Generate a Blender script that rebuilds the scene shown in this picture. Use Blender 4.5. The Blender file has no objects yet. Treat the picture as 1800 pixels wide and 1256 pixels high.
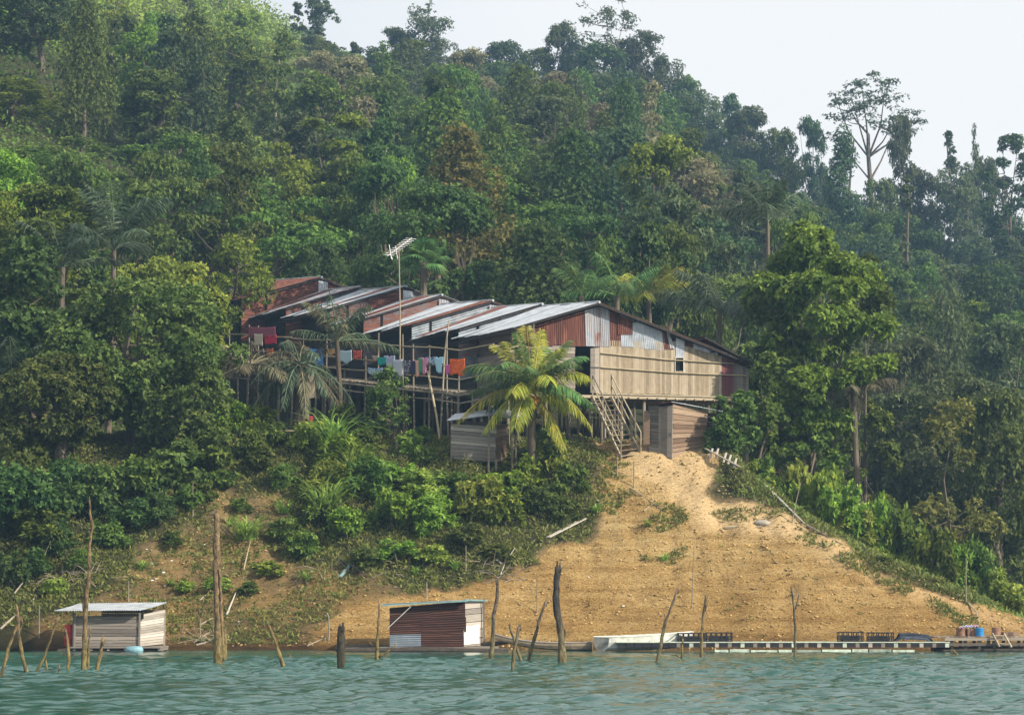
import bpy, math, random
import numpy as np
from mathutils import Vector
random.seed(7); RG = np.random.default_rng(7)
R = math.radians
sc = bpy.context.scene
C = sc.collection
F = 4000.0                      # focal length in photo pixels (photo 1800x1256)
CAMZ = 2.0
TH = math.atan(416/4000)
CT, ST = math.cos(TH), math.sin(TH)

# ------------------------------------------------------------------ projection helpers
def ray(px, v):
    a = (px-900)/F; b = (628-v)/F
    return Vector((a, CT-b*ST, ST+b*CT))
def P(px, v, Y):
    d = ray(px, v); s = Y/d.y
    return Vector((d.x*s, Y, CAMZ+d.z*s))
def proj(x, y, z):
    z = z-CAMZ
    w = y*CT+z*ST
    return 900+F*x/w, 628-F*(z*CT-y*ST)/w
def X(px, Y): return (px-900)*Y/F

# ------------------------------------------------------------------ noise
def vnoise(x, y, seed=0):
    x = np.asarray(x, float); y = np.asarray(y, float)
    xi = np.floor(x).astype(np.int64); yi = np.floor(y).astype(np.int64)
    xf = x-xi; yf = y-yi
    def h(a, b):
        n = (a*374761393+b*668265263+seed*1274126177) & 0xffffffff
        n = ((n ^ (n >> 13))*1274126177) & 0xffffffff
        return ((n ^ (n >> 16)) & 0xffff)/65535.0
    u = xf*xf*(3-2*xf); w = yf*yf*(3-2*yf)
    return (h(xi,yi)*(1-u)+h(xi+1,yi)*u)*(1-w)+(h(xi,yi+1)*(1-u)+h(xi+1,yi+1)*u)*w
def fbm(x, y, o=4, seed=0):
    r = 0; a = .5; 
    for i in range(o):
        r = r+a*vnoise(np.asarray(x)*2**i, np.asarray(y)*2**i, seed+i*17); a *= .5
    return r*2-1

# ------------------------------------------------------------------ terrain
SD = [-60,-12,-2,0,1,7,11.5,14.5,20,30,45,60,400]
SZ = [-3.2,-3,-.8,0,.45,4.6,7.95,8.75,9.0,10.6,12.6,14,30]
RU = [-600,0,400,500,600,900,1200,1400,1600,1800,2400]
RZ = [118,106,80,75.5,71.5,65,61,53,47,46,44]
def smin(a, b, k=.8):
    h = np.clip(.5+.5*(b-a)/k, 0, 1)
    return b*(1-h)+a*h-k*h*(1-h)
def H(x, y):
    x = np.asarray(x, float); y = np.asarray(y, float)
    shore = 83+.5*np.sin(x*.17+1)+.35*np.sin(x*.41)-.5*np.clip((-8-x)/10,0,1)
    d = y-shore
    s = np.interp(d, SD, SZ)
    cr = np.interp(x, [-40,5,7.6,8.6,11,14,17,20,26,60],[60,30,9.6,8.5,5.7,3.7,2.2,.95,.6,.6])
    yc = np.interp(x, [0,8.5,14,20,40],[104,97,93,88.5,87])
    cap = cr-.42*np.clip(y-yc,0,12)
    kn = smin(s, cap, .7)
    kn = np.where(d < 0, s, kn)
    u = np.clip(900+F*x/np.maximum(y,60), -600, 2400)
    rz = np.interp(u, RU, RZ)
    fy = np.interp(u, [0,300,1200,1500],[104,118,118,112]); fz = np.interp(u,[0,300,1150,1350],[11,11.5,11,.6])
    t = np.clip((y-fy)/(300-fy), 0, 1)
    bg = fz+(rz-fz)*t**.97
    bg = np.where(y > 300, rz-(y-300)*.45, bg)
    bg = np.where(y < fy, fz-(fy-y)*1.2, bg)
    bg = bg+1.8*fbm(x*.03,y*.03,3,5)*np.clip((y-120)/40,0,1)*2
    z = np.maximum(kn, bg)
    land = np.clip(d/2, 0, 1)
    near = np.clip((112-y)/8, 0, 1)
    z = z+land*near*(.26*fbm(x*.35,y*.5,4,3)+.17*fbm(x*1.6,y*2.1,3,9))
    rl = np.abs(fbm(x*.9+.5*fbm(x*.3,y*.3,2,80), y*.16, 3, 81)); z = z-land*near*.16*np.clip(1-rl*5,0,1)*np.clip((z-.6)/1.5,0,1)
    rp = np.abs(fbm((x-6.5)*.55+(y-92)*.32, y*.22, 3, 83)); z = z-land*near*.14*np.clip(1-rp*6,0,1)*np.clip((z-.6)/1.5,0,1)
    # uneven drawdown ledges
    z = z+land*near*.05*fbm(x*.25,z*3.2,3,21)
    return z
def Hs(x, y): return float(H(x, y))
def G(px, v, y0=80, y1=330):
    d = ray(px, v)
    Ys = np.arange(y0, y1, .1); s = Ys/d.y
    zz = CAMZ+d.z*s; hh = H(d.x*s, Ys)
    k = np.argmax(hh >= zz)
    if hh[k] < zz[k]: k = len(Ys)-1
    return Vector((d.x*s[k], Ys[k], hh[k]))
def inpoly(px, v, poly):
    px = np.asarray(px); v = np.asarray(v); ins = np.zeros(px.shape, bool); n = len(poly)
    for i in range(n):
        x1,y1 = poly[i]; x2,y2 = poly[(i+1)%n]
        c = ((y1 > v) != (y2 > v)) & (px < (x2-x1)*(v-y1)/((y2-y1) or 1e-9)+x1)
        ins ^= c
    return ins
CLAY = [(560,1160),(590,1085),(680,1040),(860,1015),(960,962),(1040,948),(1070,900),(1050,815),(1000,768),(1130,775),(1245,785),(1255,845),(1340,885),(1400,905),(1500,965),(1640,1022),(1830,1100),(1830,1160)]
SCRUB = [(30,1160),(60,1100),(190,1030),(300,920),(400,850),(520,850),(470,960),(700,1030),(600,1160)]

# ------------------------------------------------------------------ materials
def nt(name):
    m = bpy.data.materials.new(name); m.use_nodes = True
    t = m.node_tree; t.nodes.clear()
    o = t.nodes.new('ShaderNodeOutputMaterial')
    b = t.nodes.new('ShaderNodeBsdfPrincipled')
    t.links.new(b.outputs[0], o.inputs[0])
    return m, t, b, o
def N(t, k, **kw):
    n = t.nodes.new(k)
    for a, v in kw.items():
        if a in ('op','blend'): setattr(n, {'op':'operation','blend':'blend_type'}[a], v)
        elif isinstance(a, str) and a.startswith('i_'): n.inputs[int(a[2:])].default_value = v
        else: setattr(n, a, v)
    return n
def L(t, a, b): t.links.new(a, b)
def ramp(t, fac, stops):
    r = t.nodes.new('ShaderNodeValToRGB'); e = r.color_ramp.elements
    while len(e) < len(stops): e.new(.5)
    for i, (p, c) in enumerate(stops):
        e[i].position = p; e[i].color = (*c, 1) if len(c) == 3 else c
    L(t, fac, r.inputs[0]); return r.outputs[0]
def noise(t, scale, detail=4, vec=None, rough=.6):
    n = t.nodes.new('ShaderNodeTexNoise'); n.inputs['Scale'].default_value = scale
    n.inputs['Detail'].default_value = detail; n.inputs['Roughness'].default_value = rough
    if vec is not None: L(t, vec, n.inputs['Vector'])
    return n.outputs['Fac']
def scaled(t, s):
    g = t.nodes.new('ShaderNodeNewGeometry'); m = t.nodes.new('ShaderNodeMapping')
    m.inputs['Scale'].default_value = s; L(t, g.outputs['Position'], m.inputs[0]); return m.outputs[0]
def objsc(t, s):
    g = t.nodes.new('ShaderNodeTexCoord'); m = t.nodes.new('ShaderNodeMapping')
    m.inputs['Scale'].default_value = s; L(t, g.outputs['Object'], m.inputs[0]); return m.outputs[0]
def attr(t, n='var'):
    a = t.nodes.new('ShaderNodeAttribute'); a.attribute_name = n; return a.outputs['Fac']
def mix(t, f, a, b, blend='MIX'):
    m = t.nodes.new('ShaderNodeMix'); m.data_type = 'RGBA'; m.blend_type = blend
    for s, val in ((0, f), (6, a), (7, b)):
        if isinstance(val, (int, float)): m.inputs[s].default_value = val
        elif isinstance(val, tuple): m.inputs[s].default_value = (*val, 1) if len(val) == 3 else val
        else: L(t, val, m.inputs[s])
    return m.outputs[2]
def bump(t, b, h, st=.4, dist=.05):
    n = t.nodes.new('ShaderNodeBump'); n.inputs['Strength'].default_value = st
    n.inputs['Distance'].default_value = dist; L(t, h, n.inputs['Height']); L(t, n.outputs[0], b.inputs['Normal'])
def mathn(t, op, a, b=None):
    m = t.nodes.new('ShaderNodeMath'); m.operation = op
    for i, v in enumerate((a, b)):
        if v is None: continue
        if isinstance(v, (int, float)): m.inputs[i].default_value = v
        else: L(t, v, m.inputs[i])
    return m.outputs[0]

def leaf_mat(name, dark, mid, light, rough=.6, trans=.35, spec=.16):
    m, t, b, o = nt(name); g_ = 1.75
    dark, mid, light = [tuple(x*g_ for x in c) for c in (dark, mid, light)]
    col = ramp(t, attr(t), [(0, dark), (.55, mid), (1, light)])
    oi = t.nodes.new('ShaderNodeObjectInfo')
    hs = t.nodes.new('ShaderNodeHueSaturation')
    h = mathn(t, 'ADD', mathn(t, 'MULTIPLY', oi.outputs['Random'], .05), .475)
    v = mathn(t, 'ADD', mathn(t, 'MULTIPLY', oi.outputs['Random'], .5), .75)
    L(t, h, hs.inputs['Hue']); L(t, v, hs.inputs['Value']); L(t, col, hs.inputs['Color'])
    hs.inputs['Saturation'].default_value = .95
    L(t, hs.outputs[0], b.inputs['Base Color'])
    b.inputs['Roughness'].default_value = rough
    b.inputs['Specular IOR Level'].default_value = spec
    tr = t.nodes.new('ShaderNodeBsdfTranslucent'); L(t, hs.outputs[0], tr.inputs[0])
    mx = t.nodes.new('ShaderNodeMixShader'); mx.inputs[0].default_value = trans
    L(t, b.outputs[0], mx.inputs[1]); L(t, tr.outputs[0], mx.inputs[2]); L(t, mx.outputs[0], o.inputs[0])
    return m
M = {}
M['leaf_dark'] = leaf_mat('leaf_dark', (.012,.026,.008), (.032,.060,.014), (.085,.125,.024))
M['leaf_mid'] = leaf_mat('leaf_mid', (.020,.040,.009), (.056,.094,.014), (.145,.195,.026))
M['leaf_bright'] = leaf_mat('leaf_bright', (.028,.056,.008), (.092,.150,.013), (.220,.285,.022))
M['leaf_fresh'] = leaf_mat('leaf_fresh', (.026,.052,.009), (.080,.132,.014), (.200,.255,.024))
M['leaf_olive'] = leaf_mat('leaf_olive', (.022,.038,.010), (.052,.080,.015), (.135,.165,.034))
M['leaf_grey'] = leaf_mat('leaf_grey', (.026,.040,.016), (.058,.078,.030), (.115,.135,.052))
M['leaf_brown'] = leaf_mat('leaf_brown', (.060,.060,.032), (.115,.105,.055), (.190,.165,.085))
M['leaf_rust'] = leaf_mat('leaf_rust', (.040,.045,.012), (.080,.075,.017), (.140,.108,.022))
M['leaf_yellow'] = leaf_mat('leaf_yellow', (.050,.080,.014), (.120,.170,.022), (.260,.290,.035))
M['leaf_blue'] = leaf_mat('leaf_blue', (.015,.032,.014), (.036,.066,.026), (.090,.125,.045))
M['frond_gold'] = leaf_mat('frond_gold', (.055,.085,.012), (.150,.180,.020), (.340,.300,.035), rough=.4)
M['frond_green'] = leaf_mat('frond_green', (.025,.060,.018), (.050,.105,.028), (.120,.180,.050), rough=.4)
M['frond_dry'] = leaf_mat('frond_dry', (.030,.030,.018), (.075,.072,.042), (.170,.150,.095), rough=.7)
M['frond_dark'] = leaf_mat('frond_dark', (.016,.030,.017), (.036,.058,.032), (.095,.125,.075), rough=.45)
M['grass'] = leaf_mat('grass_blade', (.050,.075,.018), (.095,.130,.026), (.180,.190,.050))
M['reed'] = leaf_mat('reed_blade', (.06,.10,.018), (.12,.19,.030), (.24,.30,.06))
M['weed'] = leaf_mat('weed_leaf', (.050,.078,.016), (.105,.135,.028), (.200,.210,.060))

def simple(name, c, rough=.8, vary=.35, nscale=(3,3,3), bmp=.3, spec=.3):
    m, t, b, o = nt(name)
    f = noise(t, 2.0, 6, objsc(t, nscale)); a = attr(t)
    base = ramp(t, f, [(.3, tuple(x*(1-vary) for x in c)), (.7, tuple(min(1,x*(1+vary)) for x in c))])
    k = ramp(t, a, [(0, (1-vary,)*3), (1, (1+vary,)*3)])
    L(t, mix(t, 1.0, base, k, 'MULTIPLY'), b.inputs['Base Color'])
    b.inputs['Roughness'].default_value = rough; b.inputs['Specular IOR Level'].default_value = spec
    bump(t, b, f, bmp, .03)
    return m
M['bark'] = simple('tree_bark', (.12,.098,.074), .9, .4, (3,3,.6))
M['bark_pale'] = simple('pale_bark', (.26,.23,.18), .9, .3, (3,3,.6))
M['bark_dark'] = simple('dark_bark', (.075,.058,.042), .9, .4, (3,3,.6))
M['bamboo'] = simple('bamboo_pole', (.31,.26,.165), .6, .3, (1,1,1))
M['pole'] = simple('grey_pole', (.24,.205,.155), .85, .35, (3,3,.5))
M['rope'] = simple('twine', (.2,.18,.14), .9)
M['dark_metal'] = simple('dark_metal', (.05,.05,.055), .5)

def wood(name, c1, c2, c3, grain=(1.2,1.2,22)):
    """weathered boards; grain is stretched along the board (small number = long)"""
    m, t, b, o = nt(name)
    g = noise(t, 1.5, 7, objsc(t, grain), .7); a = attr(t)
    s = mathn(t, 'ADD', mathn(t, 'MULTIPLY', g, .7), mathn(t, 'MULTIPLY', a, .45))
    L(t, ramp(t, s, [(.25, c1), (.55, c2), (.85, c3)]), b.inputs['Base Color'])
    b.inputs['Roughness'].default_value = .85; b.inputs['Specular IOR Level'].default_value = .2
    bump(t, b, g, .5, .02); return m
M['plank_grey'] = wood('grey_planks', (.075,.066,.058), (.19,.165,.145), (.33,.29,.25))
M['plank_white'] = wood('bleached_planks', (.17,.15,.13), (.36,.33,.29), (.56,.52,.47))
M['plank_mid'] = wood('pale_planks', (.11,.10,.088), (.27,.245,.215), (.43,.39,.345))
M['plank_brown'] = wood('brown_planks', (.09,.06,.042), (.20,.135,.092), (.34,.25,.18))
M['plank_dark'] = wood('shade_planks', (.012,.012,.012), (.03,.028,.026), (.07,.06,.05))  # near-black wood: shade under eaves and indoors put into its colour
M['bamboo_wall'] = wood('split_bamboo', (.17,.135,.095), (.29,.235,.165), (.41,.355,.27), (7,7,2.2))
M['stilt'] = wood('stilt_wood', (.07,.06,.05), (.17,.145,.115), (.30,.26,.20), (10,10,1.5))
M['stair'] = wood('stair_timber', (.13,.105,.075), (.29,.24,.17), (.43,.37,.27), (4,4,4))

def metal(name, rustbias=0.0, vert=(4,4,.5), rk=1., zc=((.30,.33,.37),(.54,.58,.63))):
    """corrugated sheet: 'var' 0 = clean galvanised, 1 = fully rusted"""
    m, t, b, o = nt(name)
    a = attr(t)
    n1 = noise(t, 1.0, 8, objsc(t, vert), .72); n2 = noise(t, 2.2, 5, objsc(t, (1.3,1.3,1.3)))
    s = mathn(t, 'ADD', mathn(t, 'ADD', mathn(t, 'MULTIPLY', n1, .55), mathn(t, 'MULTIPLY', n2, .35)), mathn(t, 'MULTIPLY', a, .75))
    s = mathn(t, 'ADD', s, rustbias)
    rust = ramp(t, n1, [(.34, tuple(rk*x for x in (.045,.015,.012))), (.52, tuple(rk*x for x in (.125,.040,.026))), (.7, tuple(rk*x for x in (.27,.125,.075)))])
    zinc = ramp(t, n2, [(.3, zc[0]), (.7, zc[1])])
    f = ramp(t, s, [(.66, (0,0,0)), (.86, (1,1,1))])
    L(t, mix(t, f, zinc, rust), b.inputs['Base Color'])
    L(t, ramp(t, f, [(0, (.42,)*3), (1, (.85,)*3)]), b.inputs['Roughness'])
    L(t, ramp(t, f, [(0, (.45,)*3), (1, (0,)*3)]), b.inputs['Metallic'])
    bump(t, b, n1, .2, .02)
    return m
M['sheet'] = metal('corrugated_sheet'); M['wall_sheet'] = metal('weathered_wall_sheet', .06, (.7,.7,8), 1.1, ((.13,.155,.18),(.30,.34,.38)))
M['dark_sheet'] = metal('dark_rusted_sheet', .12, (.8,.8,9), .42, ((.16,.20,.24),(.28,.33,.38)))
M['rafter_dark'] = simple('dark_underside', (.035,.028,.026), .9, .4)  # near-black tone for the rafters and roof edge beams
M['black_plastic'] = simple('black_plastic', (.02,.02,.024), .5, .3)
M['blue_plastic'] = simple('blue_plastic', (.03,.22,.50), .4, .15)
M['hull_white'] = simple('chalky_hull', (.52,.52,.48), .6, .3)
M['hull_green'] = simple('mossy_hull', (.40,.46,.38), .7, .35)
M['hull_wood'] = simple('old_hull_wood', (.24,.19,.135), .85, .35)
M['pvc'] = simple('white_pipe', (.72,.72,.70), .5, .2)
M['red_drum'] = simple('faded_red', (.36,.035,.035), .6, .3)
M['rust_drum'] = simple('rusty_drum', (.20,.11,.075), .8, .4)
M['coconut'] = simple('orange_coconut', (.42,.17,.03), .5, .3)
M['stone'] = simple('grey_stone', (.30,.27,.23), .9, .35)
M['clod'] = simple('clay_clod', (.36,.24,.095), .95, .4)
M['litter'] = simple('white_litter', (.75,.75,.73), .7, .1)
M['turquoise'] = simple('turquoise_paint', (.16,.26,.26), .6, .25)
M['root'] = simple('root_wood', (.19,.09,.05), .9, .4)
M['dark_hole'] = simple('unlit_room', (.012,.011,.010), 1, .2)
M['log'] = simple('wet_log', (.075,.06,.048), .8, .4)

def stake_mat(name, c_low, c_hi):
    """dead trunk: yellow-olive algae stain by the waterline, drier wood above"""
    m, t, b, o = nt(name)
    g = t.nodes.new('ShaderNodeNewGeometry'); sx = t.nodes.new('ShaderNodeSeparateXYZ'); L(t, g.outputs['Position'], sx.inputs[0])
    n = noise(t, 11, 9, scaled(t, (1,1,.4)), .8); n2 = noise(t, 2.5, 4, scaled(t, (1,1,.6)))
    hz = mathn(t, 'ADD', mathn(t, 'MULTIPLY', sx.outputs[2], .55), mathn(t, 'MULTIPLY', mathn(t, 'SUBTRACT', n2, .5), .9))
    low = ramp(t, n, [(.42, tuple(x*.22 for x in c_low)), (.62, tuple(x*1.1 for x in c_low))])
    hi = ramp(t, n, [(.42, tuple(x*.2 for x in c_hi)), (.62, tuple(x*1.25 for x in c_hi))])
    L(t, mix(t, ramp(t, hz, [(.15,(0,0,0)),(.75,(1,1,1))]), low, hi), b.inputs['Base Color'])
    b.inputs['Roughness'].default_value = .9; bump(t, b, n, .9, .06); return m
M['stake'] = stake_mat('dead_trunk', (.27,.21,.075), (.25,.17,.085))
M['stake_dark'] = stake_mat('charred_trunk', (.25,.20,.09), (.055,.045,.038))
M['stake_black'] = stake_mat('blackened_trunk', (.075,.062,.03), (.03,.024,.02))
M['stake_grey'] = stake_mat('grey_trunk', (.20,.17,.08), (.16,.12,.085))

def cloth(name, c, stripes=None):
    m, t, b, o = nt(name)
    if stripes:
        v = noise(t, 1.0, 3, objsc(t, (9,9,9)))
        L(t, ramp(t, v, [(.42, c), (.56, stripes)]), b.inputs['Base Color'])
    else: b.inputs['Base Color'].default_value = (*c, 1)
    b.inputs['Roughness'].default_value = .9; b.inputs['Specular IOR Level'].default_value = .1
    return m

# ground
m, t, b, o = nt('clay_and_soil')
n1 = noise(t, .55, 9, scaled(t, (1,1,1)), .65)
n2 = noise(t, 5, 8, scaled(t, (1,1,3)), .75)
n3 = noise(t, .9, 5, scaled(t, (.35,.35,5)), .6)
n4 = noise(t, 16, 6, scaled(t, (1,1,1)), .8)
cl = ramp(t, n1, [(.36, (.26,.165,.065)), (.5, (.41,.285,.118)), (.62, (.54,.41,.205))])
cl = mix(t, .55, cl, ramp(t, n3, [(.35, (.29,.18,.062)), (.5, (.47,.32,.125)), (.7, (.59,.45,.22))]))
cl = mix(t, .8, cl, ramp(t, n2, [(.34, (.42,.36,.30)), (.5, (1,1,1)), (.72, (1.2,1.2,1.2))]), 'MULTIPLY')
cl = mix(t, .6, cl, ramp(t, n4, [(.42, (.26,.21,.16)), (.54, (1,1,1))]), 'MULTIPLY')
pth = mix(t, .85, (.64,.47,.26), ramp(t, n2, [(.35, (.55,.5,.44)), (.6, (1.1,1.1,1.1))]), 'MULTIPLY')
cl = mix(t, attr(t, 'path'), cl, pth)
dirt = ramp(t, n2, [(.3, (.09,.068,.034)), (.7, (.22,.165,.085))])
forest = ramp(t, n2, [(.3, (.022,.030,.012)), (.7, (.07,.065,.030))])
vg = attr(t, 'veg')
g1 = mix(t, ramp(t, mathn(t,'ADD',mathn(t,'MULTIPLY',mathn(t,'SUBTRACT',n1,.5),.8),vg), [(.2,(0,0,0)),(.5,(1,1,1))]), cl, dirt)
g2 = mix(t, ramp(t, vg, [(.6,(0,0,0)),(.9,(1,1,1))]), g1, forest)
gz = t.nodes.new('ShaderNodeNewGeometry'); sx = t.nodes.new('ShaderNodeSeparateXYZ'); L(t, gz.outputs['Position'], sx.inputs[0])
low_tone = ramp(t, mathn(t,'MULTIPLY',mathn(t,'ADD',sx.outputs[2],mathn(t,'MULTIPLY',mathn(t,'SUBTRACT',noise(t,.35,6,scaled(t,(.6,1,1.5)),.65),.5),5.)),.22), [(.03,(.62,.55,.46)),(.12,(.86,.80,.70)),(.55,(.93,.88,.80)),(.95,(1.06,1.06,1.06))])  # ground darkens towards the waterline; the mud band is multiplied in below
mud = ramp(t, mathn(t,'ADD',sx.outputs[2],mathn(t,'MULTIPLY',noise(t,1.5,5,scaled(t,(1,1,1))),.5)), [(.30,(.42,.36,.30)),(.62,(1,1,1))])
low_tone = mix(t, 1.0, low_tone, mud, 'MULTIPLY')
L(t, mix(t, 1.0, g2, low_tone, 'MULTIPLY'), b.inputs['Base Color'])
b.inputs['Roughness'].default_value = .95; b.inputs['Specular IOR Level'].default_value = .15
hh = mathn(t, 'ADD', n2, mathn(t, 'MULTIPLY', n4, .5)); bump(t, b, hh, .9, .16)
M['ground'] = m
# water
m, t, b, o = nt('lake_water')
n = noise(t, .05, 3, scaled(t, (1,2.2,1)))
L(t, ramp(t, n, [(.35,(.018,.070,.056)),(.65,(.026,.090,.075))]), b.inputs['Base Color'])
b.inputs['Roughness'].default_value = .05; b.inputs['IOR'].default_value = 1.38
b.inputs['Specular IOR Level'].default_value = .5
w1 = noise(t, 7.0, 4, scaled(t, (1,1.5,1))); bump(t, b, w1, .3, .04)
M['water'] = m

# ------------------------------------------------------------------ mesh builders
def tag(o, label=None, cat=None, group=None, kind=None):
    if label: o['label'] = label
    if cat: o['category'] = cat
    if group: o['group'] = group
    if kind: o['kind'] = kind
    return o
def empty(name, loc, label, cat, group=None, rz=0):
    o = bpy.data.objects.new(name, None); C.objects.link(o); o.location = loc; o.rotation_euler = (0,0,rz)
    o.empty_display_size = .3
    return tag(o, label, cat, group)
def link_mesh(me, name, mat, parent):
    o = bpy.data.objects.new(name, me); C.objects.link(o)
    if mat is not None: me.materials.append(mat)
    if parent is not None:
        o.parent = parent
    return o
def np_mesh(name, V, Q, var=None, attrs=None, smooth=False):
    V = np.asarray(V, np.float32); Q = np.asarray(Q, np.int32)
    me = bpy.data.meshes.new(name); k = Q.shape[1]
    me.vertices.add(len(V)); me.vertices.foreach_set('co', V.ravel())
    me.loops.add(Q.size); me.loops.foreach_set('vertex_index', Q.ravel())
    me.polygons.add(len(Q)); me.polygons.foreach_set('loop_start', np.arange(0, Q.size, k, dtype=np.int32))
    if var is not None:
        a = me.attributes.new('var', 'FLOAT', 'FACE'); a.data.foreach_set('value', np.asarray(var, np.float32))
    for nm, vals in (attrs or {}).items():
        a = me.attributes.new(nm, 'FLOAT', 'POINT'); a.data.foreach_set('value', np.asarray(vals, np.float32))
    me.update(calc_edges=True)
    if smooth: me.polygons.foreach_set('use_smooth', np.ones(len(Q), bool))
    return me
class MB:
    def __init__(s, origin=(0,0,0)):
        s.v = []; s.f = []; s.a = []; s.o = Vector(origin)
    def face(s, pts, var=.5):
        i = len(s.v); s.v += [Vector(p)-s.o for p in pts]; s.f.append(tuple(range(i, i+len(pts)))); s.a.append(var)
    def hexa(s, b4, t4, var=.5):
        i = len(s.v); s.v += [Vector(p)-s.o for p in list(b4)+list(t4)]
        for f in ((0,3,2,1),(4,5,6,7),(0,1,5,4),(1,2,6,5),(2,3,7,6),(3,0,4,7)):
            s.f.append(tuple(i+k for k in f)); s.a.append(var)
    def box(s, c, size, rz=0, var=.5):
        c = Vector(c); hx, hy, hz = size[0]/2, size[1]/2, size[2]/2
        ux = Vector((math.cos(rz), math.sin(rz), 0))*hx; uy = Vector((-math.sin(rz), math.cos(rz), 0))*hy; uz = Vector((0,0,hz))
        s.hexa([c-ux-uy-uz, c+ux-uy-uz, c+ux+uy-uz, c-ux+uy-uz], [c-ux-uy+uz, c+ux-uy+uz, c+ux+uy+uz, c-ux+uy+uz], var)
    def beam(s, p0, p1, w, h, var=None, up=(0,0,1)):
        p0 = Vector(p0); p1 = Vector(p1); d = (p1-p0).normalized(); up = Vector(up)
        if abs(d.dot(up)) > .95: up = Vector((0,1,0))
        sd = d.cross(up).normalized()*w/2; uu = sd.cross(d).normalized()*h/2
        if var is None: var = random.random()
        s.hexa([p0-sd-uu, p0+sd-uu, p0+sd+uu, p0-sd+uu], [p1-sd-uu, p1+sd-uu, p1+sd+uu, p1-sd+uu], var)
    def tube(s, pts, rad, n=6, var=None, cap=True, wob=0):
        pts = [Vector(p) for p in pts]
        if not hasattr(rad, '__len__'): rad = [rad]*len(pts)
        if var is None: var = random.random()
        rings = []; ref = Vector((.31,.2,.93))
        for i, p in enumerate(pts):
            d = (pts[min(i+1,len(pts)-1)]-pts[max(i-1,0)]).normalized()
            a = d.cross(Vector((1,0,0)) if abs(d.x) < .8 else Vector((0,1,0))).normalized(); bb = d.cross(a)
            r = []
            for k in range(n):
                th = 2*math.pi*k/n; q = rad[i]*(1+wob*random.uniform(-1,1))
                r.append(len(s.v)); s.v.append(p+a*math.cos(th)*q+bb*math.sin(th)*q-s.o)
            rings.append(r)
        for i in range(len(rings)-1):
            for k in range(n):
                s.f.append((rings[i][k], rings[i][(k+1)%n], rings[i+1][(k+1)%n], rings[i+1][k])); s.a.append(var)
        if cap:
            s.f.append(tuple(reversed(rings[0]))); s.a.append(var); s.f.append(tuple(rings[-1])); s.a.append(var)
    def panel(s, A, B, D, E, n, th=.025, gap=.06, jit=.01, ragged=0, varf=None, skip=()):
        """strips run from edge A-B to edge E-D (A bottom left, B bottom right, D top right, E top left)"""
        A, B, D, E = map(Vector, (A, B, D, E)); nrm = (B-A).cross(E-A).normalized()
        cuts = [0]
        for i in range(n): cuts.append(cuts[-1]+random.uniform(.75,1.25))
        cuts = [c/cuts[-1] for c in cuts]
        for i in range(n):
            if i in skip: continue
            w = cuts[i+1]-cuts[i]; a = cuts[i]+w*gap*.5; b2 = cuts[i+1]-w*gap*.5
            j = nrm*random.uniform(-jit, jit); r0 = random.uniform(-ragged, ragged); r1 = random.uniform(-ragged, ragged)
            p = [A.lerp(B,a), A.lerp(B,b2), E.lerp(D,b2), E.lerp(D,a)]
            ax = (p[3]-p[0]).normalized()
            p[0] = p[0]-ax*r0; p[1] = p[1]-ax*r0; p[2] = p[2]+ax*r1; p[3] = p[3]+ax*r1
            va = random.random() if varf is None else varf((a+b2)/2)
            s.hexa([q+j for q in p], [q+j+nrm*th for q in p], va)
    def corr(s, A, B, D, E, var=.2, pitch=.11, amp=.018, rows=1, sag=0, off=0, edge=0):
        """corrugated sheet, ribs run from A-B up to E-D"""
        A, B, D, E = map(Vector, (A, B, D, E)); nrm = (B-A).cross(E-A).normalized()
        n = max(2, int(max((B-A).length, (D-E).length)/pitch)); m = n*4
        base = len(s.v); 
        for r in range(rows+1):
            tt = r/rows
            for j in range(m+1):
                u = j/m; p = A.lerp(B,u).lerp(E.lerp(D,u), tt)
                e = 0
                if edge and r == 0: e = edge*(vnoise(u*n*.35, 3.3, 5)-.5)
                p = p+nrm*(amp*math.sin(j*math.pi/2)+off)+Vector((0,0,-sag*4*tt*(1-tt)))+(A-E).normalized()*e
                s.v.append(p-s.o)
        for r in range(rows):
            for j in range(m):
                i = base+r*(m+1)+j
                s.f.append((i, i+1, i+m+2, i+m+1)); s.a.append(var if not callable(var) else var(j/m, r/rows))
    def build(s, name, mat, parent=None, smooth=False):
        me = bpy.data.meshes.new(name); me.from_pydata([tuple(v) for v in s.v], [], s.f)
        a = me.attributes.new('var', 'FLOAT', 'FACE'); a.data.foreach_set('value', np.array(s.a, np.float32))
        if smooth: me.polygons.foreach_set('use_smooth', np.ones(len(me.polygons), bool))
        me.update()
        return link_mesh(me, name, mat, parent)
def solo(mb, name, mat, label, cat, group=None, smooth=False):
    o = mb.build(name, mat, None, smooth); o.location = mb.o; return tag(o, label, cat, group)

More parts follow.
